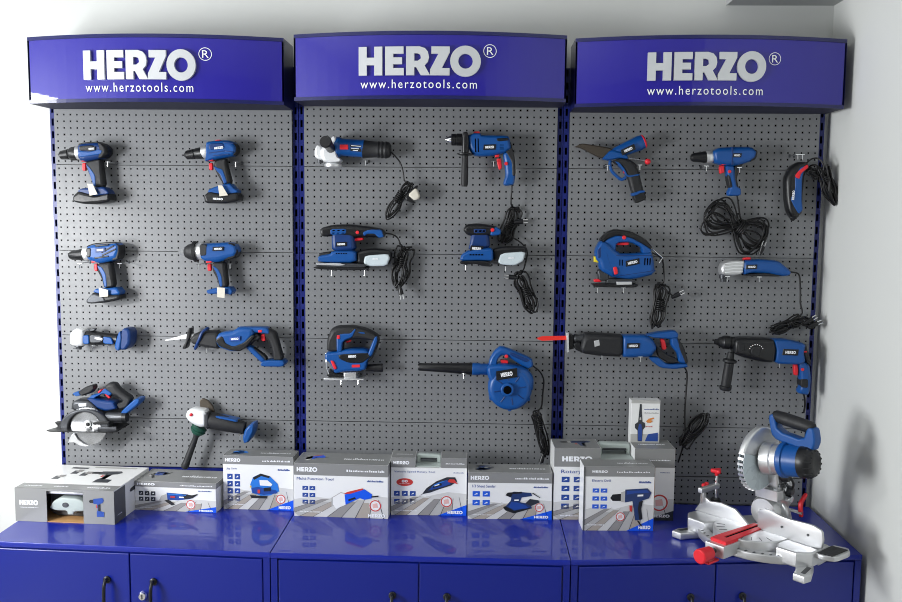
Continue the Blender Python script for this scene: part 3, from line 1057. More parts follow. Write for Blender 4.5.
T.ex_(k_, 'black', [(385, 345), (430, 340), (500, 342), (500, 362), (430, 364), (390, 366)], w=.01, c=.112, bev=.003)
T.lz_(k_, 'black', (395, 355), (490, 352), [(0, 12), (1, 14)], ca=.1)
k_.build('depth_bracket', T.root)
mo = T.lz_(MB(), 'gunmetal', (478, 315), (592, 315), [(0, 30), (.05, 34), (1, 34)], ca=.085)
T.lz_(mo, 'black', (588, 317), (622, 317), [(0, 36), (.8, 36), (1, 28)], ca=.085)
mo.build('motor', T.root)
gh = T.ex_(MB(), 'gunmetal', [(262, 258), (268, 205), (300, 190), (390, 194), (442, 250), (430, 262)], w=.07, bev=.012, c=.06)
gh.build('gear_housing', T.root)
T.ex('white_label', 'white_ink', [(292, 226), (343, 224), (343, 242), (294, 244)], w=.002, c=.0962, bev=0, rnd=0)
b = T.ex_(MB(), 'blue_dark', [(365, 180), (400, 176), (450, 190), (545, 200), (568, 252), (490, 268), (440, 252), (395, 205)], w=.06, bev=.012)
T.ex_(b, 'blue', [(372, 182), (400, 158), (445, 152), (482, 112), (535, 148), (515, 168), (472, 148), (436, 168), (400, 190)], w=.05, bev=.008)
b.build('motor_housing', T.root)
T.ex('rear_handle', 'rubber', [(478, 100), (510, 78), (548, 82), (574, 122), (662, 182), (628, 248), (575, 260), (555, 222), (600, 205), (560, 180), (505, 162), (470, 136)], w=.042, bev=.014)
T.ex('front_handle', 'rubber', [(300, 140), (340, 112), (405, 90), (412, 122), (385, 152), (320, 172)], w=.04, bev=.014)
T.ex('front_handle_tip', 'blue', [(262, 150), (305, 136), (322, 165), (285, 172)], w=.04, bev=.008)
T.ex('trigger', 'red', [(466, 156), (482, 150), (512, 182), (498, 190)], w=.018, bev=.003)
T.ex('lock_switch', 'red', [(438, 138), (458, 122), (466, 128), (446, 146)], w=.054, bev=.002, rnd=0)
T.ex('battery_mount', 'blue', [(590, 286), (604, 258), (690, 180), (722, 184), (716, 216), (622, 292)], w=.066, bev=.01)

# ---- 8 cordless grinder with side handle
T = Tool('angle_grinder', 'cordless angle grinder with white head and long black side handle, above the jigsaw box', 'angle grinder', (165, 385, 6.336), (360, 240), d=.055)
T.ex('wheel_guard', 'brownmetal', [(222, 95), (240, 82), (270, 92), (305, 130), (318, 172), (290, 175), (250, 150), (224, 140)], w=.012, c=.03, bev=.003)
T.ex('gear_head', 'cast_light', [(140, 190), (150, 156), (190, 140), (276, 152), (282, 250), (240, 262), (205, 250), (162, 222)], w=.06, bev=.014)
o = T.p(165, 188, .086)
rb = MB()
rb.ball(o, .0065, 'red')
rb.build('lock_button', T.root)
T.ex('gear_flange', 'gunmetal', [(262, 165), (290, 165), (292, 262), (262, 268)], w=.066, bev=.008)
T.lz('motor_housing', 'rubber', (285, 222), (505, 272), [(0, 54), (.1, 56), (.8, 46), (1, 40)])
st = MB()
T.ex_(st, 'blue', [(330, 186), (460, 212), (470, 228), (335, 200)], w=.05, bev=.004)
st.build('top_stripe', T.root)
T.ex('battery_mount', 'blue', [(505, 322), (518, 272), (548, 240), (578, 234), (574, 292), (546, 348), (515, 356)], w=.076, bev=.012)
sh = T.lz_(MB(), 'rubber', (208, 296), (122, 526), [(0, 14), (.08, 24), (.14, 17), (.3, 19), (.85, 23), (.93, 26), (1, 20)], ca=.062)
sh.build('side_handle', T.root)
T.lz('handle_flange', 'green', (222, 262), (198, 308), [(0, 40), (.15, 52), (.4, 44), (.5, 52), (.8, 42), (1, 30)], ca=.062)

# ---- 9 corded grinder, middle board
T = Tool('angle_grinder', 'corded blue angle grinder with red switch and black round end facing out, middle board', 'angle grinder', (300, 125, 6.022), (300, 150), d=.05)
b = T.lz_(MB(), 'blue', (212, 132), (386, 142), [(0, 58), (.12, 62), (.25, 52), (.9, 52), (1, 54)])
b.build('motor_housing', T.root)
g_ = T.ex_(MB(), 'cast_light', [(128, 150), (180, 92), (210, 66), (226, 80), (228, 190), (256, 212), (240, 228), (150, 226), (130, 200)], w=.064, bev=.014)
T.ex_(g_, 'cast_light', [(92, 150), (108, 120), (136, 126), (150, 180), (140, 215), (108, 205), (92, 190)], w=.05, c=.045, bev=.01)
T.lz_(g_, 'gunmetal', (122, 200), (122, 228), [(0, 16), (1, 16)])
g_.build('gear_head', T.root)
T.lz('wheel_guard', 'silver', (200, 228), (200, 254), [(0, 40), (.3, 52), (.9, 52), (1, 46)])
T.lz('side_handle', 'black', (186, 140), (152, 98), [(0, 30), (.3, 27), (.8, 33), (.93, 36), (1, 32)], ca=.075, cb=.17)
T.ex('switch', 'red', [(240, 118), (290, 118), (292, 148), (240, 148)], w=.012, c=.08, bev=.003, rnd=0)
pl = T.ex_(MB(), 'ink_black', [(302, 118), (372, 124), (368, 162), (304, 156)], w=.006, c=.0785, bev=0, rnd=0)
T.ex_(pl, 'white_ink', [(308, 122), (366, 127), (366, 131), (308, 126)], w=.0066, c=.0786, bev=0, rnd=0)
T.ex_(pl, 'white_ink', [(308, 138), (355, 142), (355, 146), (308, 142)], w=.0066, c=.0786, bev=0, rnd=0)
T.ex_(pl, 'white_ink', [(318, 150), (350, 153), (350, 157), (318, 154)], w=.0066, c=.0786, bev=0, rnd=0)
pl.build('rating_label', T.root)
T.lz('rear_handle', 'rubber', (380, 145), (548, 152), [(0, 54), (.1, 52), (.5, 46), (.55, 50), (.62, 46), (.68, 51), (.75, 46), (.82, 51), (.95, 44), (1, 30)])
co = T.cord([(545, 160, .05), (575, 190, .05), (605, 230, .045), (622, 290, .045), (628, 335, .045)], (655, 335), (515, 565), loops=5, width=75, seed=3, tie=.42, ties=6)
pg = T.ex_(MB(), 'black', [(632, 432), (690, 372), (706, 362), (712, 372), (660, 440), (700, 470), (680, 472), (640, 455)], w=.03, c=.05, bev=.005)
T.ex_(pg, 'tag', [(650, 422), (700, 376), (724, 425), (716, 446), (690, 456)], w=.028, c=.058, bev=.006)
pg.build('plug', co)

# ---- 10 corded impact drill
T = Tool('impact_drill', 'corded blue impact drill with black upright side handle hanging down, middle board', 'drill', (430, 125, 6.69), (420, 130), d=.055)
T.lz('drill_chuck', 'black', (142, 98), (216, 98), [(0, 34), (.06, 39), (.4, 39), (.45, 36), (.5, 40), (1, 40)])
T.lz('chuck_jaws', 'chrome', (100, 97), (150, 97), [(0, 7), (.1, 12), (.6, 24), (1, 28)])
sh = T.lz_(MB(), 'rubber', (236, 190), (230, 412), [(0, 19), (.1, 20), (.3, 22), (.85, 24), (.93, 23), (1, 18)], ca=.075)
T.ex_(sh, 'black', [(220, 52), (252, 48), (262, 100), (258, 200), (214, 204)], w=.075, c=.06, bev=.008)
T.lz_(sh, 'black', (237, 186), (236, 206), [(0, 30), (.3, 56), (.6, 56), (1, 30)], ca=.075)
sh.build('side_handle', T.root)
b = T.ex_(MB(), 'blue', [(250, 72), (296, 56), (340, 58), (346, 70), (520, 72), (532, 96), (544, 160), (500, 188), (430, 206), (350, 212), (290, 206), (258, 160)], w=.068, bev=.02, seg=4)
T.ex_(b, 'black', [(440, 94), (518, 90), (528, 108), (452, 116)], w=.072, bev=.003)
for x in (300, 318):
    T.ex_(b, 'dark', [(x, 95), (x + 8, 95), (x + 10, 185), (x + 2, 185)], w=.0692, bev=.001, rnd=0)
for y in (136, 150, 162):
    T.ex_(b, 'dark', [(465, y), (492, y), (492, y + 5), (465, y + 5)], w=.0692, bev=.001, rnd=0)
b.build('motor_housing', T.root)
T.badge((370, 149), (428, 147), 16, .0905, 'black')
T.ex('mode_switch', 'red', [(292, 46), (332, 44), (336, 56), (290, 58)], w=.03, bev=.003)
h = T.ex_(MB(), 'blue', [(485, 190), (548, 165), (566, 230), (570, 340), (562, 402), (500, 408), (488, 392), (506, 335), (496, 262)], w=.042, bev=.013)
T.ex_(h, 'rubber', [(524, 110), (542, 120), (568, 230), (572, 338), (546, 346), (544, 255), (512, 192), (500, 172), (535, 165)], w=.046, bev=.006)
h.build('handle', T.root)
T.ex('trigger', 'red', [(444, 226), (476, 224), (482, 290), (462, 302), (452, 270)], w=.018, bev=.003)
T.ex('direction_switch', 'red', [(434, 204), (462, 200), (462, 215), (436, 218)], w=.046, bev=.002, rnd=0)
T.disc('lock_button', 'red', (510, 258), 12, .07, .081, bev=.002, n=16)
T.ox, T.oy, T.s = 440, 205, 5.233
T.cord([(372, -145, .055), (376, -105, .05), (374, -60, .045), (372, -5, .045)], (402, 8), (322, 200), loops=6, width=70, seed=5, c=.0125, dz=.42, tie=.5, plug=(418, 88, 10, -1), ties=5)

# ---- 11 orbital sander with dust box
T = Tool('orbital_sander', 'long flat-based blue sander with white dust box, above the cordless jigsaw', 'sander', (305, 210, 6.69), (250, 330), d=.055, group='electric sanders')
h = T.ex_(MB(), 'black', [(105, 150), (115, 118), (190, 98), (300, 94), (430, 108), (520, 125), (542, 152), (530, 186), (400, 180), (335, 186), (300, 180), (190, 176), (120, 178)], w=.06, bev=.018)
T.ex_(h, 'blue', [(178, 126), (286, 124), (282, 160), (180, 166)], w=.064, bev=.003)
for x in (190, 222, 254):
    T.ex_(h, 'dark', [(x + 6, 132), (x + 22, 132), (x + 16, 140), (x, 140)], w=.0652, bev=0, rnd=0)
    T.ex_(h, 'dark', [(x + 2, 150), (x + 18, 150), (x + 14, 156), (x - 2, 156)], w=.0652, bev=0, rnd=0)
T.ex_(h, 'blue', [(392, 148), (430, 128), (520, 130), (534, 180), (500, 186), (470, 160), (420, 160), (402, 176)], w=.064, bev=.006)
h.build('top_handle', T.root)
T.disc('lock_button', 'red', (350, 150), 12, .08, .09, bev=.002, n=16)
T.ex('trigger', 'red', [(318, 188), (390, 184), (393, 200), (322, 210)], w=.022, bev=.003)
T.ex('motor_neck', 'blue_dark', [(182, 140), (330, 150), (346, 275), (184, 280)], w=.055, bev=.014)
T.badge((218, 230), (268, 228), 13, .0845, 'black')
T.ex('front_cap', 'rubber', [(98, 305), (105, 285), (180, 276), (182, 304), (150, 312)], w=.07, bev=.008)
b = T.ex_(MB(), 'blue', [(95, 316), (112, 302), (180, 290), (190, 272), (350, 268), (352, 350), (100, 346)], w=.085, bev=.01, c=.057)
for k in range(5):
    T.ex_(b, 'dark', [(218 + k * 16, 284), (228 + k * 16, 284), (228 + k * 16, 290), (218 + k * 16, 290)], w=.0862, c=.057, bev=0, rnd=0)
b.build('base_housing', T.root)
p_ = T.ex_(MB(), 'gunmetal', [(82, 366), (96, 350), (395, 354), (420, 372), (400, 384), (130, 378)], w=.09, c=.057, bev=.004)
T.ex_(p_, 'black', [(70, 376), (150, 378), (438, 380), (400, 398), (150, 394), (80, 386)], w=.098, c=.057, bev=.003)
T.ex_(p_, 'silver', [(90, 352), (240, 350), (290, 362), (240, 368), (95, 362)], w=.1, c=.057, bev=.002)
p_.build('sanding_pad', T.root)
db = T.ex('dust_box', 'black', [(346, 278), (440, 256), (560, 262), (588, 292), (560, 372), (400, 378), (350, 352)], w=.06, bev=.012, c=.056)
T.ex('clear_window', 'smoke', [(408, 302), (562, 290), (574, 320), (552, 372), (412, 374), (398, 345)], w=.066, c=.057, bev=.006, parent=db)
T.badge((452, 327), (488, 326), 11, .0908, parent=db)
T.cord([(535, 155, .055), (580, 162, .05), (618, 185, .045), (640, 230, .045)], (668, 235), (618, 550), loops=7, width=110, seed=11, tie=.35, ties=5, spread=.5, plug=(640, 545, 2, 10))

# ---- 12 palm sander
T = Tool('palm_sander', 'small short-based blue palm sander with white dust box, above the blower', 'sander', (440, 205, 5.233), (200, 260), d=.055, group='electric sanders')
h = T.ex_(MB(), 'black', [(120, 130), (138, 100), (200, 95), (290, 108), (320, 134), (312, 156), (250, 162), (190, 168), (140, 156)], w=.066, bev=.018)
T.ex_(h, 'blue_dark', [(176, 124), (242, 124), (240, 144), (178, 147)], w=.07, bev=.003)
for x in (184, 206, 224):
    T.ex_(h, 'dark', [(x, 131), (x + 12, 131), (x + 10, 140), (x - 2, 140)], w=.0712, bev=0, rnd=0)
T.ex_(h, 'blue', [(262, 140), (290, 112), (320, 130), (316, 156), (264, 160)], w=.07, bev=.006)
h.build('top_handle', T.root)
T.disc('switch_button', 'red', (275, 131), 10, .085, .095, bev=.002, n=16)
T.ex('motor_neck', 'blue_dark', [(164, 140), (256, 140), (262, 228), (148, 236), (158, 190)], w=.058, bev=.014)
T.badge((168, 226), (215, 230), 13, .096, 'black')
b = T.ex_(MB(), 'blue', [(104, 290), (112, 260), (150, 234), (265, 222), (278, 235), (278, 292), (200, 288)], w=.085, bev=.014, c=.06)
for k in range(5):
    T.ex_(b, 'dark', [(155 + k * 15, 254), (166 + k * 15, 254), (166 + k * 15, 261), (155 + k * 15, 261)], w=.0862, c=.06, bev=0, rnd=0)
b.build('base_housing', T.root)
T.ex('sanding_pad', 'black', [(104, 296), (140, 288), (255, 290), (272, 320), (220, 316), (190, 304), (112, 308)], w=.09, c=.06, bev=.004)
db = T.ex('dust_box', 'black', [(276, 230), (320, 218), (445, 214), (452, 240), (440, 260), (315, 262), (308, 292), (280, 290)], w=.06, bev=.01, c=.056)
T.ex('clear_window', 'smoke', [(318, 250), (446, 240), (436, 290), (390, 315), (318, 309), (302, 296)], w=.066, c=.057, bev=.006, parent=db)
T.badge((356, 278), (386, 276), 10, .0908, parent=db)
T.cord([(318, 145, .05), (360, 160, .03), (420, 195, .025), (456, 240, .025), (448, 300, .03), (432, 345, .035)], (405, 345), (500, 560), loops=8, width=72, seed=21, tie=.5, ties=6, plug=(376, 378, -10, -1))

# ---- 13 cordless jigsaw
T = Tool('jigsaw', 'cordless jigsaw with black handle and empty battery slot, left of the bright blue blower', 'jigsaw', (305, 315, 7.517), (330, 330), d=.055, group='jigsaws')
h = T.ex_(MB(), 'rubber', [(168, 268), (174, 170), (202, 100), (250, 78), (370, 76), (480, 104), (556, 150), (548, 190), (500, 185), (420, 176), (360, 180), (320, 192), (292, 206), (290, 268)], w=.06, bev=.016)
T.ex_(h, 'blue', [(244, 142), (300, 130), (350, 130), (382, 96), (392, 102), (362, 160), (310, 180), (290, 200), (285, 272), (246, 270)], w=.064, bev=.005)
T.ex_(h, 'blue', [(405, 118), (455, 122), (460, 134), (420, 130)], w=.064, bev=.002)
h.build('handle', T.root)
T.ex('lock_switch', 'red', [(250, 144), (272, 142), (273, 170), (250, 172)], w=.069, bev=.002, rnd=0)
T.ex('trigger', 'red', [(290, 176), (350, 172), (348, 198), (318, 206), (295, 196)], w=.022, bev=.003)
f = T.ex_(MB(), 'blue', [(476, 290), (505, 215), (532, 156), (550, 152), (552, 192), (512, 300), (486, 306)], w=.07, bev=.008)
T.ex_(f, 'black', [(550, 152), (562, 190), (520, 310), (480, 352), (470, 320), (508, 300)], w=.06, bev=.01)
f.build('battery_mount', T.root)
b = T.ex_(MB(), 'blue', [(158, 278), (245, 266), (330, 248), (470, 250), (504, 300), (474, 350), (462, 402), (420, 414), (300, 418), (232, 432), (208, 372), (184, 342), (160, 330)], w=.068, bev=.014)
T.ex_(b, 'black', [(258, 285), (480, 272), (500, 300), (468, 330), (440, 350), (340, 350), (268, 320)], w=.072, bev=.004)
b.build('motor_housing', T.root)
T.badge((325, 312), (385, 310), 18, .0925)
T.ex('orbit_lever', 'red', [(190, 340), (216, 344), (242, 402), (220, 410)], w=.012, c=.088, bev=.003)
T.ex('red_label', 'red', [(352, 374), (412, 372), (412, 392), (352, 394)], w=.003, c=.089, bev=0, rnd=0)
T.lz('dust_port', 'black', (462, 398), (586, 397), [(0, 26), (.2, 28), (.95, 34), (1, 30)])
s_ = T.ex_(MB(), 'silver', [(150, 464), (450, 466), (450, 478), (160, 478)], w=.075, bev=.002, rnd=0)
T.ex_(s_, 'cast', [(296, 424), (392, 420), (392, 466), (298, 468)], w=.05, bev=.004, rnd=0)
T.ex_(s_, 'black', [(165, 462), (185, 400), (225, 430), (292, 440), (296, 464)], w=.03, bev=.004)
s_.build('shoe', T.root)
g = MB()
T.tube_(g, 'chrome', [(160, 285, .08), (160, 340, .085), (162, 400, .085), (180, 445, .085)], .0018)
g.build('blade_guard', T.root)
# orange stain behind the jigsaw stays in the board: a thin paint mark
# ---- 14 blower
T = Tool('blower', 'bright blue electric blower with long black nozzle, low on the middle board', 'blower', (405, 330, 4.297), (450, 240), d=.06)
T.lz('nozzle', 'black', (56, 158), (292, 167), [(0, 14), (.02, 17), (.55, 21), (.85, 25), (.97, 27), (1, 24)])
b = T.lz_(MB(), 'blue', (286, 167), (400, 170), [(0, 22), (.05, 27), (.3, 27), (.35, 24), (1, 28)])
T.ex_(b, 'blue', [(350, 148), (420, 138), (520, 158), (552, 200), (548, 260), (400, 260), (356, 200)], w=.09, bev=.018)
o = T.p(450, 244, .06)
rr = T.k(95)
b.prism(ring(o.x, o.z, rr, rr, 44), T.fn(0), .012, .108, 'blue', bev=.02, seg=5)
for k in range(6):
    g = math.radians(30 + 60 * k)
    q = V((o.x + math.cos(g) * rr * .98, 0, o.z + math.sin(g) * rr * .98))
    b.lathe(V((q.x, -.03, q.z)), V((q.x, -.09, q.z)), [(0, .009), (1, .007)], 'blue', 12)
for k in range(8):
    g = math.radians(45 * k + 10)
    p0 = V((o.x + math.cos(g) * rr * .42, -.1082, o.z + math.sin(g) * rr * .42))
    p1 = V((o.x + math.cos(g) * rr * .72, -.1082, o.z + math.sin(g) * rr * .72))
    b.tube([p0, p1], .0022, 'blue_dark', seg=6, smooth=0)
b.build('fan_housing', T.root)
T.disc('hub_ring', 'blue', (440, 258), 29, .1, .126, bev=.004)
T.disc('hub_hole', 'dark', (440, 258), 18, .12, .1268, bev=.0005)
T.badge((412, 194), (462, 186), 18, .1115, 'black', pad=1.7)
h = T.ex_(MB(), 'blue', [(358, 150), (364, 120), (384, 88), (408, 68), (432, 72), (545, 120), (552, 152), (530, 166), (500, 150), (440, 112), (416, 106), (398, 125), (392, 158)], w=.046, bev=.014)
T.ex_(h, 'blue_dark', [(448, 88), (535, 124), (520, 136), (450, 104)], w=.05, bev=.003)
h.build('handle', T.root)
T.ex('trigger', 'red', [(408, 126), (440, 128), (446, 143), (412, 140)], w=.022, bev=.003)
T.disc('lock_button', 'red', (436, 114), 8, .08, .088, bev=.002, n=14)
T.cord([(545, 150, .06), (580, 180, .05), (596, 215, .045), (592, 270, .042), (584, 335, .04)], (566, 345), (604, 545), loops=5, width=42, seed=31, tie=.28, ties=7, plug=(588, 556, -3, 10))

# ---- 15 cordless pruning tool
T = Tool('cordless_blade_tool', 'pistol-shaped blue cordless tool with long dark blade guard and red ball lever, right board', 'power tool', (565, 130, 7.082), (430, 230), d=.05)
T.ex('blade_guard', 'brownmetal', [(64, 122), (90, 108), (122, 95), (230, 112), (332, 130), (336, 172), (275, 206), (230, 192), (110, 128)], w=.022, bev=.005, rnd=1)
b = T.lz_(MB(), 'blue', (338, 172), (552, 82), [(0, 34), (.15, 40), (.5, 47), (.9, 52), (1, 48)])
T.ex_(b, 'blue', [(258, 206), (320, 140), (380, 150), (440, 185), (440, 208), (380, 200), (310, 218), (275, 212)], w=.05, bev=.012)
b.build('motor_housing', T.root)
T.lz('end_cap', 'red', (545, 85), (566, 76), [(0, 46), (.6, 49), (1, 40)])
T.badge((420, 152), (476, 126), 18, .084, 'black', pad=1.6)
g = MB()
T.tube_(g, 'blue', [(322, 215, .05), (318, 245, .05), (332, 290, .05), (368, 328, .05), (402, 350, .05), (432, 335, .05)], .0058, seg=10)
g.build('trigger_guard', T.root)
T.ex('trigger', 'red', [(408, 282), (424, 278), (430, 305), (416, 308)], w=.016, bev=.003)
h = T.ex_(MB(), 'rubber', [(330, 218), (400, 198), (462, 212), (502, 242), (526, 318), (552, 420), (560, 450), (490, 470), (468, 440), (442, 340), (400, 262), (352, 240)], w=.04, bev=.013)
T.ex_(h, 'blue', [(345, 222), (380, 232), (420, 282), (440, 325), (520, 312), (524, 322), (440, 338), (405, 282), (368, 245)], w=.044, bev=.003)
h.build('handle_grip', T.root)
bt = T.ex_(MB(), 'black', [(470, 455), (556, 428), (574, 490), (500, 522), (484, 495)], w=.044, bev=.01)
T.ex_(bt, 'blue', [(468, 448), (500, 440), (520, 430), (556, 428), (560, 442), (530, 446), (505, 460), (474, 470)], w=.048, bev=.003)
bt.build('battery', T.root)
lv = T.lz_(MB(), 'steel', (452, 200), (572, 218), [(0, 4), (1, 4)], ca=.06)
lv = lv.build('lever', T.root)
o = T.p(586, 224, .06)
rb = MB()
rb.ball(o, T.k(21), 'red')
rb.build('lever_ball', lv)

# ---- 16 corded drill, right board
T = Tool('electric_drill', 'corded blue drill above a big figure-eight cord coil, top of the right board', 'drill', (680, 140, 5.018), (260, 160), d=.052)
T.lz('chuck', 'black', (50, 88), (134, 86), [(0, 5), (.04, 7), (.06, 15), (.2, 22), (.75, 27), (.8, 29), (1, 28)])
T.lz('torque_collar', 'silver', (128, 85), (164, 84), [(0, 27), (.15, 30), (.85, 30), (1, 28)])
b = T.ex_(MB(), 'blue', [(158, 60), (186, 40), (250, 36), (350, 35), (378, 58), (370, 92), (340, 112), (270, 132), (205, 128), (164, 112)], w=.066, bev=.02, seg=4)
T.ex_(b, 'blue_dark', [(246, 38), (254, 38), (254, 126), (246, 128)], w=.068, bev=.002, rnd=0)
T.ex_(b, 'rubber', [(335, 40), (380, 56), (374, 92), (342, 114), (352, 80)], w=.058, bev=.006)
b.build('motor_housing', T.root)
T.badge((272, 77), (302, 77), 9, .0862, 'black')
h = T.ex_(MB(), 'blue', [(222, 128), (268, 128), (276, 190), (284, 235), (302, 245), (302, 280), (238, 282), (234, 262), (246, 238), (232, 185)], w=.04, bev=.012)
T.ex_(h, 'rubber', [(268, 130), (318, 112), (298, 142), (280, 190), (288, 238), (272, 236), (264, 180)], w=.036, bev=.006)
T.ex_(h, 'rubber', [(230, 172), (246, 186), (256, 238), (242, 240)], w=.043, bev=.004)
h.build('handle_grip', T.root)
T.ex('trigger', 'red', [(195, 132), (220, 126), (221, 165), (198, 170)], w=.018, bev=.003)
T.ex('direction_switch', 'red', [(200, 116), (230, 114), (230, 126), (202, 128)], w=.046, bev=.002, rnd=0)
T.disc('lock_button', 'red', (250, 158), 8, .07, .0745, bev=.001, n=14)
T.cord([(286, 275, .05), (292, 320, .045), (300, 380, .04), (302, 418, .04)], (138, 345), (432, 512), loops=11, width=215, seed=41, tie=.56, fig8=True, ties=4, spread=.3, plug=(410, 548, 3, -8))

# ---- 17 mini grinder hanging upright
T = Tool('rotary_tool', 'slim blue rotary tool with red top hanging nose down at the right upright', 'rotary tool', (765, 140, 6.69), (195, 330), d=.05)
b = T.ex_(MB(), 'black', [(128, 395), (124, 260), (158, 182), (215, 146), (268, 148), (288, 185), (256, 232), (244, 330), (240, 480), (210, 520), (165, 520), (140, 470)], w=.056, bev=.018)
T.ex_(b, 'blue', [(152, 395), (182, 330), (180, 250), (215, 185), (262, 172), (232, 240), (228, 400), (236, 470), (206, 498), (172, 442)], w=.06, bev=.005)
b.build('motor_housing', T.root)
T.ex('top_grip', 'red', [(182, 240), (208, 206), (265, 164), (272, 186), (222, 226), (212, 262), (190, 256)], w=.064, bev=.003)
T.badge((186, 400), (192, 338), 16, .083)
T.lz('collet_nose', 'rubber', (190, 500), (182, 540), [(0, 30), (.6, 26), (.7, 18), (1, 10)])
T.cord([(272, 160, .05), (310, 128, .06), (355, 124, .07), (388, 160, .08), (392, 205, .08)], (380, 175), (470, 445), loops=8, width=70, seed=51, tie=.3, ties=3, c=.075)
T.cord([(275, 200, .05), (310, 170, .06), (345, 170, .07), (360, 190, .07)], (280, 200), (360, 245), loops=4, width=50, seed=52, ties=0, c=.065).name = 'cord_loop'

# ---- 18 corded jigsaw
T = Tool('jigsaw', 'corded blue jigsaw with D-shaped handle and red lever, above the red-bladed saw', 'jigsaw', (580, 220, 5.018), (220, 240), d=.055, group='jigsaws')
h = T.ex_(MB(), 'blue', [(112, 112), (130, 92), (180, 74), (250, 84), (312, 116), (356, 146), (352, 180), (308, 170), (304, 136), (250, 111), (182, 112), (174, 165), (128, 160)], w=.05, bev=.012)
T.ex_(h, 'black', [(94, 98), (130, 60), (172, 44), (252, 55), (322, 92), (358, 132), (350, 150), (310, 124), (250, 92), (180, 78), (132, 98), (112, 116)], w=.054, bev=.014)
h.build('handle', T.root)
b = T.ex_(MB(), 'blue', [(74, 150), (98, 104), (130, 110), (176, 152), (200, 168), (305, 164), (350, 158), (362, 185), (372, 270), (262, 296), (160, 286), (98, 250), (90, 210), (76, 195)], w=.07, bev=.016)
T.ex_(b, 'blue_dark', [(80, 150), (98, 130), (100, 185), (84, 190)], w=.072, bev=.003)
for (x0, y0, x1, y1) in ((128, 160, 158, 275), (158, 282, 368, 250), (176, 176, 350, 176)):
    T.ex_(b, 'blue_dark', [(x0 - 2, y0 - 2), (x1 + 2, y1 - 2), (x1 + 2, y1 + 2), (x0 - 2, y0 + 2)], w=.0708, bev=.001, rnd=0)
for x in (190, 202):
    T.ex_(b, 'dark', [(x, 196), (x + 5, 196), (x + 5, 226), (x, 226)], w=.0712, bev=0, rnd=0)
for x in (314, 327, 340):
    T.ex_(b, 'dark', [(x, 190), (x + 7, 188), (x + 4, 224), (x - 1, 224)], w=.0712, bev=0, rnd=0)
b.build('motor_housing', T.root)
T.badge((240, 218), (288, 208), 13, .0915, 'black')
T.disc('lock_button', 'red', (222, 88), 10, .07, .082, bev=.002, n=14)
T.ex('trigger', 'red', [(176, 114), (244, 111), (243, 126), (182, 126)], w=.022, bev=.003)
T.ex('orbit_lever', 'red', [(165, 236), (185, 234), (191, 270), (172, 276)], w=.012, c=.09, bev=.003)
T.ex('warning_label', 'yellow', [(70, 182), (92, 184), (92, 214), (70, 210)], w=.03, c=.056, bev=.002, rnd=0)
T.ex('blade_holder', 'gunmetal', [(84, 244), (142, 262), (142, 302), (92, 304)], w=.04, bev=.006)
T.ex('blade_release', 'red', [(70, 296), (104, 294), (106, 310), (70, 311)], w=.03, bev=.003)
s_ = T.ex_(MB(), 'black', [(58, 318), (280, 318), (284, 328), (262, 336), (66, 332)], w=.075, bev=.003)
T.ex_(s_, 'silver', [(176, 306), (250, 305), (252, 320), (176, 322)], w=.08, bev=.002, rnd=0)
T.ex_(s_, 'gunmetal', [(130, 292), (270, 292), (276, 320), (130, 320)], w=.05, bev=.004)
s_.build('shoe', T.root)
T.cord([(362, 165, .045), (395, 180, .04), (416, 210, .04), (420, 260, .04), (420, 305, .04)], (415, 305), (385, 548), loops=6, width=85, seed=61, tie=.5, ties=6, plug=(485, 377, 10, -5), end=(470, 385, .05))

# ---- 19 oscillating multi-tool
T = Tool('oscillating_tool', 'long blue oscillating multi-tool with silver gear head, right board over the rotary hammer', 'multi-tool', (705, 235, 5.475), (300, 180), d=.05)
gh = T.ex_(MB(), 'cast', [(80, 220), (74, 182), (86, 150), (130, 131), (206, 134), (212, 152), (198, 214), (140, 224)], w=.056, bev=.018)
for y in (152, 168, 184, 200):
    T.ex_(gh, 'cast_light', [(98, y), (150, y - 6), (196, y - 5), (196, y + 1), (150, y), (98, y + 6)], w=.0585, bev=.0015, rnd=0)
gh.build('gear_head', T.root)
T.lz('tool_mount', 'gunmetal', (100, 218), (100, 256), [(0, 22), (.5, 22), (.55, 16), (1, 15)])
b = T.ex_(MB(), 'blue', [(200, 138), (290, 132), (392, 138), (450, 184), (462, 204), (450, 222), (402, 226), (330, 210), (250, 206), (200, 216)], w=.058, bev=.018)
T.ex_(b, 'rubber', [(214, 212), (330, 204), (420, 222), (380, 226), (220, 222)], w=.05, bev=.008)
b.build('motor_housing', T.root)
T.badge((235, 175), (276, 174), 11, .0805, 'black')
T.ex('slide_switch', 'red', [(210, 124), (245, 120), (250, 134), (206, 136)], w=.022, bev=.003)
T.cord([(458, 202, .05), (495, 206, .045), (516, 222, .045), (522, 290, .045), (522, 370, .045), (520, 445, .045)], (358, 530), (540, 452), loops=9, width=62, seed=71, tie=.55, ties=3, plug=(572, 468, 10, -6))
T.cord([(520, 450, .045), (530, 455, .05)], (520, 462), (602, 500), loops=5, width=50, seed=72, ties=0, plug=(598, 490, 10, -4)).name = 'cord_loop'

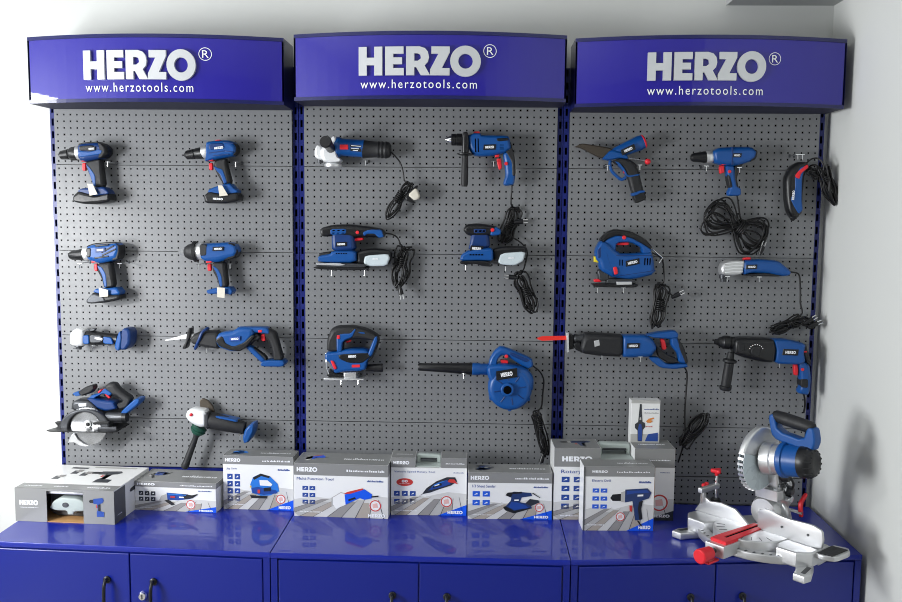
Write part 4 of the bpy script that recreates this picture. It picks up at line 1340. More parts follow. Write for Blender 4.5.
# ---- 20 corded reciprocating saw
T = Tool('reciprocating_saw', 'corded reciprocating saw with bright red blade crossing the blue uprights', 'reciprocating saw', (530, 315, 5.011), (480, 160), d=.06)
T.ex('blade', 'sawred', [(32, 116), (60, 106), (186, 104), (186, 124), (60, 129), (44, 124)], w=.002, bev=0, rnd=0)
s_ = T.ex_(MB(), 'silver', [(180, 84), (190, 82), (192, 180), (182, 182)], w=.06, bev=.002, rnd=0)
T.ex_(s_, 'black', [(190, 92), (214, 96), (216, 160), (220, 165), (190, 172)], w=.04, bev=.004)
s_.build('shoe', T.root)
T.lz('blade_clamp', 'gunmetal', (205, 118), (270, 118), [(0, 14), (.3, 24), (.6, 20), (1, 26)])
g_ = T.ex_(MB(), 'rubber', [(258, 112), (275, 84), (430, 95), (462, 98), (462, 206), (350, 202), (262, 190), (245, 165)], w=.075, bev=.024, seg=4)
T.ex_(g_, 'black', [(212, 135), (250, 130), (260, 186), (222, 168)], w=.05, bev=.008)
g_.build('gear_case', T.root)
T.ex('chrome_plate', 'silver', [(320, 130), (346, 124), (350, 152), (324, 160)], w=.003, c=.098, bev=.001, rnd=0)
T.ex('motor_housing', 'blue', [(455, 100), (480, 97), (580, 96), (612, 120), (632, 160), (602, 206), (500, 210), (455, 206)], w=.072, bev=.022, seg=4)
T.badge((495, 155), (540, 154), 12, .0975, 'black')
h = T.ex_(MB(), 'blue', [(575, 98), (640, 84), (722, 74), (740, 92), (735, 112), (700, 118), (620, 112)], w=.05, bev=.01)
T.ex_(h, 'blue', [(700, 104), (732, 98), (765, 165), (790, 240), (740, 236), (736, 192), (702, 150)], w=.044, bev=.012)
T.ex_(h, 'rubber', [(732, 105), (766, 158), (788, 232), (772, 240), (742, 165)], w=.048, bev=.006)
T.ex_(h, 'blue', [(596, 206), (640, 208), (684, 244), (780, 238), (788, 258), (722, 268), (650, 262), (600, 224)], w=.046, bev=.01)
T.ex_(h, 'rubber', [(628, 150), (655, 172), (690, 200), (735, 215), (738, 238), (690, 240), (640, 208)], w=.03, bev=.006)
h.build('handle', T.root)
T.ex('trigger', 'red', [(650, 118), (674, 121), (684, 170), (660, 174)], w=.018, bev=.003)
T.ox, T.oy, T.s = 620, 360, 5.47
T.cord([(350, 35, .06), (366, 70, .05), (364, 140, .045), (358, 220, .045), (354, 300, .045), (352, 395, .045)], (330, 480), (478, 285), loops=8, width=88, seed=81, tie=.3, ties=5, spread=.4, end=(318, 560, .045))

# ---- 21 rotary hammer
T = Tool('rotary_hammer', 'heavy black and blue rotary hammer with black side handle, lowest on the right board', 'rotary hammer', (705, 325, 7.517), (560, 220), d=.06)
T.lz('tool_chuck', 'black', (70, 125), (216, 134), [(0, 14), (.02, 20), (.18, 24), (.22, 34), (.4, 44), (.45, 50), (.75, 52), (.8, 46), (1, 48)])
g_ = T.ex_(MB(), 'black', [(202, 110), (240, 88), (430, 92), (505, 105), (522, 170), (502, 276), (400, 270), (255, 232), (200, 206)], w=.075, bev=.022, seg=4)
T.ex_(g_, 'rubber', [(225, 130), (280, 132), (280, 180), (230, 190)], w=.078, bev=.004)
g_.build('gear_case', T.root)
dl = MB()
for k in range(8):
    g = math.radians(160 - 20 * k)
    o = T.p(385 + 52 * math.cos(g), 192 - 45 * math.sin(g), .099)
    dl.lathe(o, o + V((0, -.0008, 0)), [(0, .0019), (1, .0019)], 'white_ink', 8)
dl.build('dial_marks', T.root)
T.disc('mode_dial', 'rubber', (385, 200), 38, .09, .106, bev=.004)
T.ex('motor_housing', 'blue', [(498, 110), (515, 102), (600, 104), (742, 134), (724, 200), (738, 268), (692, 292), (500, 282), (516, 190)], w=.074, bev=.018, seg=4)
T.badge((604, 204), (682, 207), 21, .0985, 'black', pad=1.4)
h = T.ex_(MB(), 'blue', [(690, 262), (742, 268), (778, 300), (788, 400), (778, 492), (762, 522), (700, 512), (690, 490), (708, 462), (702, 330)], w=.046, bev=.014)
T.ex_(h, 'rubber', [(712, 142), (746, 140), (760, 190), (778, 252), (774, 296), (738, 270), (716, 220)], w=.056, bev=.012)
T.ex_(h, 'rubber', [(704, 398), (760, 396), (758, 466), (706, 460)], w=.05, bev=.004)
h.build('handle', T.root)
T.ex('vent_mark', 'red', [(714, 186), (746, 186), (746, 197), (716, 198)], w=.06, bev=.002, rnd=0)
T.ex('trigger', 'red', [(662, 298), (690, 290), (697, 330), (692, 378), (666, 374)], w=.02, bev=.003)
T.disc('lock_button', 'red', (735, 335), 12, .08, .0845, bev=.001, n=14)
sh = T.lz_(MB(), 'rubber', (196, 205), (150, 492), [(0, 24), (.16, 28), (.2, 52), (.25, 52), (.29, 34), (.6, 37), (.88, 36), (.9, 46), (.96, 44), (1, 34)], ca=.068)
sh.build('side_handle', T.root)
cb = MB()
T.tube_(cb, 'cord', [(738, 505, .055), (748, 545, .045), (752, 600, .04), (742, 660, .03)], .0036)
cb.build('cord', T.root)

HOOKS = [
    (107.5, 162, 'chrome hook under the rear of the topmost cordless drill by the left upright'),
    (235.5, 162, 'chrome hook under the rear of the second drill in the top row'),
    (79.5, 263.5, 'chrome hook below the collar of the second-row cordless drill by the left upright'),
    (119.5, 263.5, 'chrome hook behind the grip of the second-row cordless drill by the left upright'),
    (198.5, 264.5, 'chrome hook below the gear case of the impact wrench'),
    (230, 264, 'chrome hook behind the grip of the impact wrench'),
    (92.5, 346, 'chrome hook below the head of the short white-headed grinder'),
    (107.5, 346, 'chrome hook below the battery end of the short white-headed grinder'),
    (206.5, 348.5, 'chrome hook below the black nose of the cordless reciprocating saw'),
    (240, 435, 'chrome hook under the black body of the grinder with the long side handle'),
    (365.5, 160.5, 'chrome hook under the black rear of the corded grinder'),
    (493.5, 161.5, 'chrome hook in front of the red trigger of the impact drill'),
    (331.5, 271, 'chrome hook under the front of the large orbital sander'),
    (364.5, 271, 'chrome hook under the dust box joint of the large orbital sander'),
    (465.5, 265.5, 'chrome hook under the base of the palm sander'),
    (505.5, 266.5, 'chrome hook under the white dust box of the palm sander'),
    (341, 379.5, 'chrome hook under the shoe of the cordless jigsaw, toward its blade'),
    (358, 379.5, 'chrome hook under the shoe of the cordless jigsaw, toward its dust port'),
    (463.5, 373.5, 'chrome hook under the black nozzle of the blower'),
    (607.5, 165.5, 'chrome hook in front of the trigger guard of the tool with the red ball lever'),
    (640, 165, 'chrome hook behind the black grip of the tool with the red ball lever'),
    (706.5, 166, 'chrome hook below the collar of the corded drill with the big coil'),
    (739.5, 167.5, 'chrome hook behind the grip of the corded drill with the big coil'),
    (798, 154.5, 'chrome hook above the hanging rotary tool, its left twin'),
    (802.5, 154.5, 'chrome hook above the hanging rotary tool, its right twin'),
    (597.5, 288, 'chrome hook under the blade end of the corded jigsaw'),
    (623.5, 288, 'chrome hook under the middle of the corded jigsaw shoe'),
    (727.5, 276.5, 'chrome hook under the silver head of the oscillating tool'),
    (759.5, 277, 'chrome hook under the blue body of the oscillating tool'),
    (602, 355, 'chrome hook under the black gear case of the red-bladed saw'),
    (640.5, 357, 'chrome hook under the blue housing of the red-bladed saw'),
    (779.5, 363, 'chrome hook under the blue housing of the rotary hammer'),
]
for (x, y, lab) in HOOKS:
    hook(x, y, lab)

# hexagon key stuck in the back of the corded jigsaw
ky = MB()
ky.tube([P(652, 249, .035), P(662.5, 258, .05), P(659, 263, .06)], .0024, 'chrome', seg=6, smooth=0)
tag(ky.build('hex_key', loc=P(652, 249, .035)), 'bent chrome hex key beside the rear of the corded jigsaw', 'key')

# ================================================================== CARTONS


class Carton:
    def __init__(self, name, label, fl, fr, h, dep, z=CZ, at=None, group='product cartons on the cabinets', dtilt=0.0):
        if at:
            A, B = V(at[0]), V(at[1])
        else:
            A, B = G(fl[0], fl[1], z), G(fr[0], fr[1], z)
        A.z = B.z = z + .0006
        self.A = A
        self.u = (B - A).normalized()
        self.w = (B - A).length
        self.n = V((-self.u.y, self.u.x, 0))
        self.h, self.dep = h, dep
        self.root = thing(name, label, 'box', A + self.u * self.w / 2 + self.n * dep / 2, group)
        self.root.location.z = z
        self.mb = MB()

    def at(self, s, q, t):
        return self.A + self.u * s + self.n * q + V((0, 0, t))

    # coordinate frames: front (0..1, 0..1), top, right
    def front(self, k=1):
        return lambda u, v, w=0.0: self.at(u * self.w, -.0004 * k - w, v * self.h)

    def top(self, k=1):
        return lambda u, v, w=0.0: self.at(u * self.w, v * self.dep, self.h + .0004 * k + w)

    def side(self, k=1):
        return lambda u, v, w=0.0: self.at(self.w + .0004 * k + w, u * self.dep, v * self.h)

    def shell(self, m='carton_white'):
        w, h, d = self.w, self.h, self.dep
        p = [(0, 0), (w, 0), (w, h), (0, h)]
        self.mb.prism(p, lambda u, v, q: self.at(u, q, v), 0.0, d, m, bev=.0012, seg=1)

    def rect(self, fr, u0, v0, u1, v1, m):
        self.mb.quad(fr(u0, v0), fr(u1, v0), fr(u1, v1), fr(u0, v1), m)

    def poly(self, fr, pts, m):
        self.mb.poly([fr(a, b) for a, b in pts], m)

    def word(self, fr, u0, v0, u1, v1, m='white_ink'):
        herzo(self.mb, lambda a, b, c=0.0: fr(u0 + (u1 - u0) * a / HERZO_W, v0 + (v1 - v0) * b), m)

    def txt(self, s, fr, u0, v0, u1, v1, m, bold=0.0):
        text(self.mb, s, lambda a, b, c: fr(u0 + (u1 - u0) * a, v0 + (v1 - v0) * b), m, bold)

    def dashes(self, fr, u0, v0, u1, v1, m, seed=1):
        """print too small to be read"""
        r = random.Random(seed)
        x = u0
        v0, v1 = v0 + (v1 - v0) * .2, v1 - (v1 - v0) * .2
        while x < u1:
            e = min(u1, x + (u1 - u0) * r.uniform(.02, .045))
            y1 = v0 + (v1 - v0) * r.choice((.62, .62, .7, 1))
            self.rect(fr, x, v0, e, y1, m)
            x = e + (u1 - u0) * r.choice((.012, .012, .012, .03))

    def icons(self, fr, u0, v1, cols, rows, iw, ih, gx, gy, m='ink_mid'):
        for c in range(cols):
            for r in range(rows):
                x, y = u0 + c * gx, v1 - r * gy
                self.rect(fr, x, y - ih, x + iw, y, m)
                self.poly(lambda a, b, q=0: fr(a, b) - self.n * .0004, [(x + iw * .2, y - ih * .7), (x + iw * .75, y - ih * .55), (x + iw * .6, y - ih * .3)], 'carton_white')

    def planks(self, fr, v1, k2):
        self.poly(fr, [(.0, .0), (1, 0), (1, v1), (.75, v1 * 1.08), (.45, v1 * .85), (.2, v1 * .95), (0, v1 * .8)], 'ink_pale')
        vx, vy = .85, v1 * 1.7
        k3 = lambda a, b: fr(a, b) - self.n * .0008
        tones = ['ink_grey', 'ink_tan', 'ink_pale', 'ink_stone']

        def at(x0, t):
            return (x0 + (vx - x0) * t, vy * t)

        def start(x0):
            return 0.0 if x0 >= 0 else min(.5, -x0 / (vx - x0))
        xs = [-1.3 + .15 * i for i in range(16)]
        for i in range(15):
            a, b = xs[i], xs[i + 1]
            if b > 1:
                break
            sa, sb = start(a), start(b)
            e = .40 + .12 * ((i * 7) % 5) / 5
            if sa >= e - .05:
                continue
            self.mb.quad(k2(*at(a, sa)), k2(*at(b, sb)), k2(*at(b, e)), k2(*at(a, e)), tones[(i * 5) % 4])
            p, q = at(b, sb), at(b, e + .04)
            self.mb.quad(k3(*p), k3(p[0] + .008, p[1]), k3(q[0] + .003, q[1]), k3(*q), 'ink_dark')

    def badge(self, fr, k2, k3, cx, cy, r):
        asp = self.w / self.h
        self.poly(fr, ring(cx, cy, r, r * asp, 22), 'carton_white')
        n = 22
        for k in range(n):
            a0, a1 = 2 * math.pi * k / n, 2 * math.pi * (k + 1) / n
            p = [(cx + q * math.cos(g), cy + q * asp * math.sin(g)) for q, g in ((r * .95, a0), (r * .95, a1), (r * .78, a1), (r * .78, a0))]
            self.mb.quad(*[k2(*z) for z in p], 'ink_red')
        self.poly(k2, [(cx - r * .4, cy - r * .4 * asp), (cx + r * .45, cy - r * .3 * asp), (cx + r * .3, cy + r * .45 * asp), (cx - r * .45, cy + r * .3 * asp)], 'ink_pink')

    def pic(self, fr, box, shapes, flip=False):
        u0, v0, u1, v1 = box
        for k, (m, pts) in enumerate(shapes):
            off = self.n * (-.00025 * (k + 1))
            q = [((1 - a) if flip else a, b) for a, b in pts]
            self.mb.poly([fr(u0 + (u1 - u0) * a, v0 + (v1 - v0) * b) + off for a, b in q], m)

    def done(self, **kw):
        return self.mb.build('carton', self.root, smooth=0)


PIC = {
    'grinder': [('ink_pale', [(.02, .4), (.1, .66), (.2, .78), (.22, .5)]), ('ink_grey', [(.0, .35), (.06, .7), (.2, .85), (.24, .3), (.12, .2)]), ('ink_mid', [(.2, .95), (.75, .88), (.82, .55), (.5, .4), (.22, .42)]),
                ('ink_black', [(.6, .9), (.85, .82), (1, .95), (.98, .85), (.86, .6), (.65, .5)]), ('ink_black', [(.14, .35), (.24, .45), (.42, .1), (.33, .0)]),
                ('ink_sky', [(.24, .9), (.7, .84), (.7, .78), (.24, .82)]), ('white_ink', [(.52, .7), (.64, .69), (.64, .6), (.52, .61)]), ('ink_red', [(.3, .7), (.42, .7), (.42, .58), (.3, .58)])],
    'jigsaw': [('ink_sky', [(.12, .2), (.06, .55), (.16, .85), (.4, 1), (.7, .9), (.95, .6), (1, .3), (.7, .12), (.4, .1)]), ('ink_black', [(.14, .82), (.4, 1), (.7, .9), (.68, .82), (.42, .9), (.2, .74)]),
               ('ink_mid', [(.1, .4), (.3, .46), (.9, .34), (.95, .22), (.5, .14), (.14, .2)]), ('ink_yellow', [(.05, .5), (.1, .5), (.1, .42), (.05, .42)]), ('carton_white', [(.36, .74), (.62, .74), (.78, .58), (.74, .5), (.38, .52)]), ('ink_black', [(.5, .42), (.74, .46), (.72, .3), (.5, .28)]),
               ('ink_red', [(.3, .35), (.38, .35), (.38, .2), (.3, .2)]), ('ink_black', [(.05, .12), (.6, .1), (.6, .0), (.1, .0)])],
    'multi': [('ink_grey', [(.0, .1), (.0, .5), (.2, .76), (.3, .7), (.3, .3)]), ('carton_white', [(.03, .2), (.03, .5), (.2, .72), (.3, .68), (.3, .2), (.1, .0)]), ('ink_corner', [(.28, .66), (.7, .92), (.86, .7), (.85, .52), (.7, .45), (.6, .52), (.3, .2)]),
              ('ink_red', [(.26, .68), (.34, .78), (.66, .96), (.68, .9), (.4, .7)]), ('ink_black', [(.36, .36), (.52, .48), (.5, .56), (.36, .45)]), ('ink_black', [(.85, .62), (1, .66), (1, .6), (.86, .56)])],
    'rotary': [('ink_dark', [(.0, .0), (.12, .12), (.3, .2), (.5, .35), (.8, .55), (.95, .75), (.9, .95), (.7, .95), (.45, .75), (.2, .4), (.1, .12)]), ('ink_mid', [(.25, .3), (.5, .42), (.8, .62), (.7, .82), (.45, .66)]),
               ('ink_red', [(.72, .72), (.9, .66), (.97, .62), (.88, .85), (.76, .86)]), ('ink_black', [(.36, .42), (.58, .56), (.56, .68), (.36, .54)]), ('white_ink', [(.4, .5), (.52, .58), (.51, .62), (.4, .54)]), ('ink_sky', [(.3, .42), (.36, .5), (.6, .72), (.68, .78), (.6, .76), (.4, .6)])],
    'sander': [('ink_navy', [(.1, .9), (.3, 1), (.75, .95), (.78, .8), (.5, .72), (.45, .5), (.75, .4), (.78, .2), (.2, .0), (.05, .25), (.2, .55), (.22, .7)]), ('ink_black', [(.06, .82), (.12, .95), (.5, 1), (.5, .92), (.25, .88), (.2, .72)]),
               ('ink_black', [(.0, .25), (.05, .1), (.3, -.05), (.72, .18), (.72, .24), (.3, .08), (.06, .3)]), ('ink_mid', [(.22, .5), (.4, .48), (.6, .36), (.7, .22), (.3, .12), (.15, .26)]), ('white_ink', [(.3, .62), (.42, .63), (.42, .57), (.3, .56)]), ('ink_dark', [(.6, .45), (.72, .66), (.95, .6), (.98, .5), (.75, .32)]), ('ink_black', [(.78, .92), (1, .7), (.99, .74), (.8, .96)])],
    'drill': [('ink_black', [(.0, .7), (.06, .8), (.26, .82), (.26, .62), (.06, .62)]), ('ink_grey', [(.26, .86), (.36, .9), (.36, .58), (.26, .6)]), ('ink_navy', [(.36, .94), (.9, .98), (1, .86), (.94, .7), (.78, .64), (.74, .4), (.78, .1), (.62, .08), (.58, .4), (.54, .62), (.36, .58)]),
              ('ink_black', [(.7, .6), (.8, .64), (.76, .4), (.8, .12), (.72, .1), (.68, .4)]), ('ink_mid', [(.4, .9), (.88, .93), (.95, .86), (.6, .84), (.4, .8)]), ('white_ink', [(.66, .8), (.8, .81), (.8, .76), (.66, .75)]), ('ink_red', [(.47, .5), (.54, .5), (.54, .32), (.48, .34)]), ('ink_black', [(.66, .08), (.7, .08), (.8, -.08), (.76, -.08)])],
    'cdrill': [('ink_black', [(.0, .78), (.06, .86), (.3, .88), (.3, .7), (.06, .7)]), ('ink_mid', [(.3, .92), (.9, .98), (1, .85), (.9, .72), (.75, .68), (.74, .3), (1, .26), (1, .02), (.5, .0), (.5, .22), (.58, .4), (.55, .66), (.3, .66)]),
               ('ink_black', [(.6, .62), (.75, .66), (.74, .3), (.6, .3)]), ('ink_red', [(.48, .6), (.55, .6), (.55, .46), (.48, .46)])],
}


def std_art(c, pic, pbox, title=None, band=.2, icons=None, badge=None, corner=True, word=None, tag_=None, side='carton_white', top_pic=True, hw=.62):
    f1, f2, f3, f4 = c.front(1), c.front(2), c.front(3), c.front(4)
    c.planks(f1, .4, f2)
    c.rect(f1, 0, 1 - band, 1, 1, 'carton_grey')
    w0 = word or (.03, 1 - band * .7, .25, 1 - band * .32)
    c.word(f2, *w0)
    t0 = tag_ or (.56, 1 - band * .68, .96, 1 - band * .38)
    c.dashes(f2, *t0, 'white_ink', seed=int(c.w * 1e4))
    if title:
        c.txt(title[0], f2, *title[1], 'ink_mid')
    c.dashes(f2, .78, 1 - band - .11, .95, 1 - band - .055, 'ink_mid', seed=3)
    if icons:
        c.icons(f2, *icons)
    c.pic(f3, pbox, PIC[pic])
    if corner:
        c.poly(f3, [(.62, 0), (1, 0), (1, .2)], 'ink_corner')
        c.word(f4, .79, .028, .96, .082)
    else:
        c.word(f4, .79, .022, .97, .082)
    if badge:
        c.badge(f3, f4, c.front(5), *badge)
    c.dashes(f3, .06, .07, .3, .12, 'carton_white', seed=9)
    t1, t2 = c.top(1), c.top(2)
    c.rect(t1, 0.004, 0.004, .996, .996, 'carton_grey')
    c.dashes(t2, .5, .35, .93, .6, 'white_ink', seed=5)
    if top_pic:
        c.pic(t2, (.08, .25, .32, .8), PIC[pic])
    s1 = c.side(1)
    c.rect(s1, 0, 1 - band, 1, 1, 'carton_grey')
    # tuck seams of the lid
    c.rect(c.side(2), .02, .985, .98, .992, 'ink_dark')


# -- 1 kit carton with the open window, left end
c = Carton('product_box', 'wide grey and white kit box at the far left, open window showing a pale case', (15.8, 521), (114.7, 525), .12, .29)
W0, W1 = .32, .69
w_, h_, d_ = c.w, c.h, c.dep
th = .003
mb = c.mb


def bx(s0, q0, t0, s1, q1, t1, m):
    mb.box((s0, q0, t0), (s1, q1, t1), m, fn=lambda a, b, e: c.at(a, b, e))


bx(0, 0, 0, W0 * w_, th, h_, 'carton_grey')
bx(W1 * w_, 0, 0, w_, th, h_, 'carton_grey')
bx(W0 * w_, 0, h_ * .93, W1 * w_, th, h_, 'carton_grey')
bx(0, th, 0, th, d_, h_, 'carton_white')
bx(w_ - th, th, 0, w_, d_, h_, 'carton_white')
bx(th, d_ - th, 0, w_ - th, d_, h_, 'carton_white')
bx(th, th, h_ - th, w_ - th, d_ - th, h_, 'carton_white')
bx(th, .001, 0, w_ - th, d_ - th, .002, 'kraft')
f1, f2 = c.front(1), c.front(2)
c.word(f2, .045, .5, .235, .64)
c.dashes(f2, .05, .41, .235, .445, 'white_ink', 4)
c.pic(f2, (.75, .22, .9, .8), PIC['cdrill'])
t1, t2 = c.top(1), c.top(2)
c.rect(t1, 0.004, .004, .996, .2, 'carton_grey')
c.rect(t1, 0.004, .2, .996, .996, 'carton_white')
c.dashes(t2, .06, .07, .24, .13, 'white_ink', 7)
c.dashes(t2, .36, .07, .5, .13, 'white_ink', 8)
c.dashes(t2, .7, .06, .93, .14, 'white_ink', 2)
c.pic(t2, (.5, .3, .82, .8), [(('ink_dark' if m == 'ink_mid' else m), q) for m, q in PIC['cdrill']])
for (a, b) in ((.2, .38), (.3, .62), (.42, .55)):
    c.rect(t2, a, b, a + .07, b + .14, 'ink_dark')
    c.rect(c.top(3), a + .03, b + .08, a + .09, b + .18, 'ink_stone')
c.rect(t2, .22, .84, .4, .9, 'ink_dark')
c.rect(t2, .45, .9, .9, .95, 'ink_grey')
s1, s2 = c.side(1), c.side(2)
c.rect(s1, .0, 0.0, .3, .97, 'carton_dark')
c.pic(s2, (.42, .15, .9, .85), PIC['cdrill'])
c.dashes(s2, .08, .2, .2, .25, 'white_ink', 3)
c.done()
cs = MB()
sw = (W1 - W0) * w_
s0 = (W0 - .05) * w_
cs.prism(chaikin([(s0, .004), (s0 + sw * 1.15, .004), (s0 + sw * 1.15, .085), (s0 + sw * .9, .1), (s0 + sw * .2, .1), (s0, .085)], 1),
         lambda u, v, q: c.at(u, .055 + q, v), 0, .18, 'carton_dark', bev=.01)
cs.prism(chaikin([(s0 + sw * .12, .045), (s0 + sw * .24, .07), (s0 + sw * .45, .085), (s0 + sw * .9, .082), (s0 + sw * 1.1, .07), (s0 + sw * 1.1, .036), (s0 + sw * .8, .034), (s0 + sw * .78, .022), (s0 + sw * .62, .022), (s0 + sw * .6, .036), (s0 + sw * .3, .036)], 1),
         lambda u, v, q: c.at(u, .018 + q, v), 0, .05, 'case', bev=.006)
cs.prism(ring(s0 + sw * .58, .058, .012, .009, 18), lambda u, v, q: c.at(u, .0168 + q, v), 0, .006, 'gunmetal')
cs.prism([(s0 + sw * .05, .098), (s0 + sw * 1.1, .098), (s0 + sw * 1.1, .108), (s0 + sw * .05, .108)], lambda u, v, q: c.at(u, .012 + q, v), 0, .12, 'silver', bev=.003)
cs.build('carry_case', c.root)

# -- 2 grinder box
c = Carton('product_box', 'low grey box printed with an angle grinder, beside the wide kit box', (135.3, 509.7), (216.3, 513), .108, .155)
c.shell()
std_art(c, 'grinder', (.3, .2, .78, .66), band=.19, icons=(.05, .66, 3, 2, .055, .14, .075, .2, 'ink_dark'), badge=(.69, .25, .06))
c.done()
# -- 3 jigsaw box
c = Carton('product_box', 'tall box printed with a big blue jigsaw, in front of the left upright pair', (223.7, 508.8), (293.6, 510.9), .201, .088)
c.shell()
std_art(c, 'jigsaw', (.36, .22, .8, .68), title=('Jig Saw', (.05, .735, .2, .775)), band=.16, icons=(.06, .66, 2, 4, .075, .1, .105, .135), badge=(.82, .21, .07))
c.done()
# -- 4 multi-tool box
c = Carton('product_box', 'wide white box printed with a bright blue oscillating tool', (294.3, 516), (388, 519), .195, .145)
c.shell()
std_art(c, 'multi', (.4, .16, .9, .58), title=('Multi-Function Tool', (.03, .69, .42, .74)), band=.22, icons=(.09, .575, 2, 3, .06, .075, .075, .13), badge=(.865, .24, .065), corner=False)
c.done()


def notched(c, n0, n1, nd, m='carton_white'):
    """sleeve with a cut-out for the carrying handle"""
    w, h, d = c.w, c.h, c.dep
    p = [(0, 0), (w, 0), (w, h), (n1 * w, h), (n1 * w, h - nd), (n0 * w, h - nd), (n0 * w, h), (0, h)]
    c.mb.prism(p, lambda u, v, q: c.at(u, q, v), 0.0, d, m)


# -- 5 rotary tool box with handle
c = Carton('product_box', 'box with a pale handle cut-out and a red oval, printed with a rotary tool', (391, 514.8), (466.3, 515.9), .212, .092)
ND = .036
notched(c, .32, .66, ND)
f1, f2, f3, f4 = c.front(1), c.front(2), c.front(3), c.front(4)
c.planks(f1, .38, f2)
bnd = .83
c.rect(f1, 0, bnd, .32, 1, 'carton_grey')
c.rect(f1, .66, bnd, 1, 1, 'carton_grey')
c.word(f2, .03, .885, .24, .94)
c.dashes(f2, .72, .89, .97, .92, 'white_ink', 3)
c.txt('Variable Speed Rotary Tool', f2, .04, .735, .58, .775, 'ink_mid')
c.dashes(f2, .82, .735, .96, .765, 'ink_mid', 6)
c.poly(f2, ring(.18, .575, .11, .068, 26), 'ink_red')
c.txt('80', f3, .14, .57, .22, .615, 'white_ink', .02)
c.dashes(f3, .11, .54, .25, .556, 'white_ink', 6)
c.icons(f2, .04, .42, 3, 2, .075, .085, .105, .14)
c.pic(f3, (.36, .33, .9, .69), PIC['rotary'])
c.poly(f3, [(.62, 0), (1, 0), (1, .19)], 'ink_corner')
c.word(f4, .75, .03, .95, .085)
c.badge(f3, f4, c.front(5), .735, .245, .08)
c.dashes(f3, .05, .06, .34, .1, 'carton_white', 5)
t1 = c.top(1)
for a, b in ((.004, .316), (.664, .996)):
    c.rect(t1, a, .004, b, .996, 'carton_grey')
c.dashes(c.top(2), .05, .4, .28, .6, 'white_ink', 4)
c.rect(c.side(1), 0, bnd, 1, 1, 'carton_grey')
c.done()


def case_handle(c, n0, n1, nd):
    hb = MB()
    a, b = n0 * c.w + .003, n1 * c.w - .003
    zb = c.h - nd + .0012
    hb.prism([(a, zb), (b, zb), (b, zb + .004), (a, zb + .004)], lambda u, v, q: c.at(u, q, v), .004, c.dep - .004, 'case', bev=.001, seg=1)
    o = [(a, zb + .004), (a + .012, zb + .004), (a + .014, zb + nd * .45), (b - .014, zb + nd * .45), (b - .012, zb + .004), (b, zb + .004), (b, zb + nd * .85), (b - .008, zb + nd * .95), (a + .008, zb + nd * .95), (a, zb + nd * .85)]
    hb.prism(o, lambda u, v, q: c.at(u, q, v), c.dep * .55, c.dep * .85, 'case', bev=.004)
    hb.prism([(a + .014, zb + nd * .43), (b - .014, zb + nd * .43), (b - .014, zb + nd * .6), (a + .014, zb + nd * .6)], lambda u, v, q: c.at(u, q, v), c.dep * .52, c.dep * .6, 'gunmetal', bev=.003)
    hb.build('case_handle', c.root)


case_handle(c, .32, .66, ND)

# -- 6 sander box
c = Carton('product_box', 'white box with grey band printed with a dark orbital sander, four blue icons', (467.7, 518.8), (551.5, 519.8), .170, .112)
c.shell()
std_art(c, 'sander', (.42, .15, .86, .6), title=('1/3 Sheet Sander', (.05, .68, .33, .74)), band=.22, icons=(.055, .6, 2, 2, .085, .115, .12, .19, 'ink_blue'), badge=(.85, .26, .055), top_pic=True)
c.done()

# -- 7 rotary hammer box, behind
c = Carton('product_box', 'largest grey box with handle gap, standing behind the drill box', (553, 519.5), (673, 520.8), .262, .13)
N0, N1, ND = .385, .665, .046
notched(c, N0, N1, ND)
f1, f2, f3, f4 = c.front(1), c.front(2), c.front(3), c.front(4)
c.planks(f1, .3, f2)
bnd = .74
c.rect(f1, 0, bnd, N0, 1, 'carton_grey')
c.rect(f1, N1, bnd, 1, 1, 'carton_grey')
c.rect(f1, N0, bnd, N1, 1 - ND / c.h, 'carton_grey')
c.word(f2, .065, .815, .315, .885)
c.dashes(f2, .7, .83, .96, .855, 'white_ink', 3)
c.txt('Rotary Hammer', f2, .06, .635, .47, .7, 'ink_mid')
c.icons(f2, .065, .6, 2, 4, .065, .075, .1, .125)
c.badge(f3, f4, c.front(5), .88, .25, .075)
c.poly(f3, [(.75, 0), (1, 0), (1, .14)], 'ink_dark')
c.word(f4, .82, .045, .97, .085)
c.dashes(f3, .06, .04, .24, .075, 'white_ink', 5)
c.dashes(f2, .88, .66, .96, .685, 'ink_mid', 5)
t1 = c.top(1)
for a, b in ((.004, N0 - .004), (N1 + .004, .996)):
    c.rect(t1, a, .004, b, .996, 'carton_grey')
c.pic(c.top(2), (.06, .2, .33, .8), PIC['drill'])
c.dashes(c.top(2), .72, .35, .94, .6, 'white_ink', 4)
c.rect(c.side(1), 0, 0, 1, 1, 'carton_grey')
c.rect(c.side(2), .0, .955, 1, .985, 'kraft')
mb7 = c.mb
c.done()
case_handle(c, N0, N1, ND)
BIG = c

# -- 8 drill box in front
c = Carton('product_box', 'box printed with a blue corded drill, standing in front of the largest box', (582.4, 530.5), (653, 531), .227, .09)
c.shell()
std_art(c, 'drill', (.38, .12, .96, .68), title=('Electric Drill', (.12, .765, .38, .8)), band=.155, icons=(.13, .66, 2, 3, .09, .065, .115, .125, 'ink_blue'), badge=(.53, .22, .068), word=(.12, .905, .34, .94), tag_=(.47, .9, .93, .935), top_pic=False)
c.rect(c.side(3), 0, 0, .06, 1, 'kraft')
c.rect(c.front(5), .0, .0, .022, 1, 'carton_dark')
c.done()

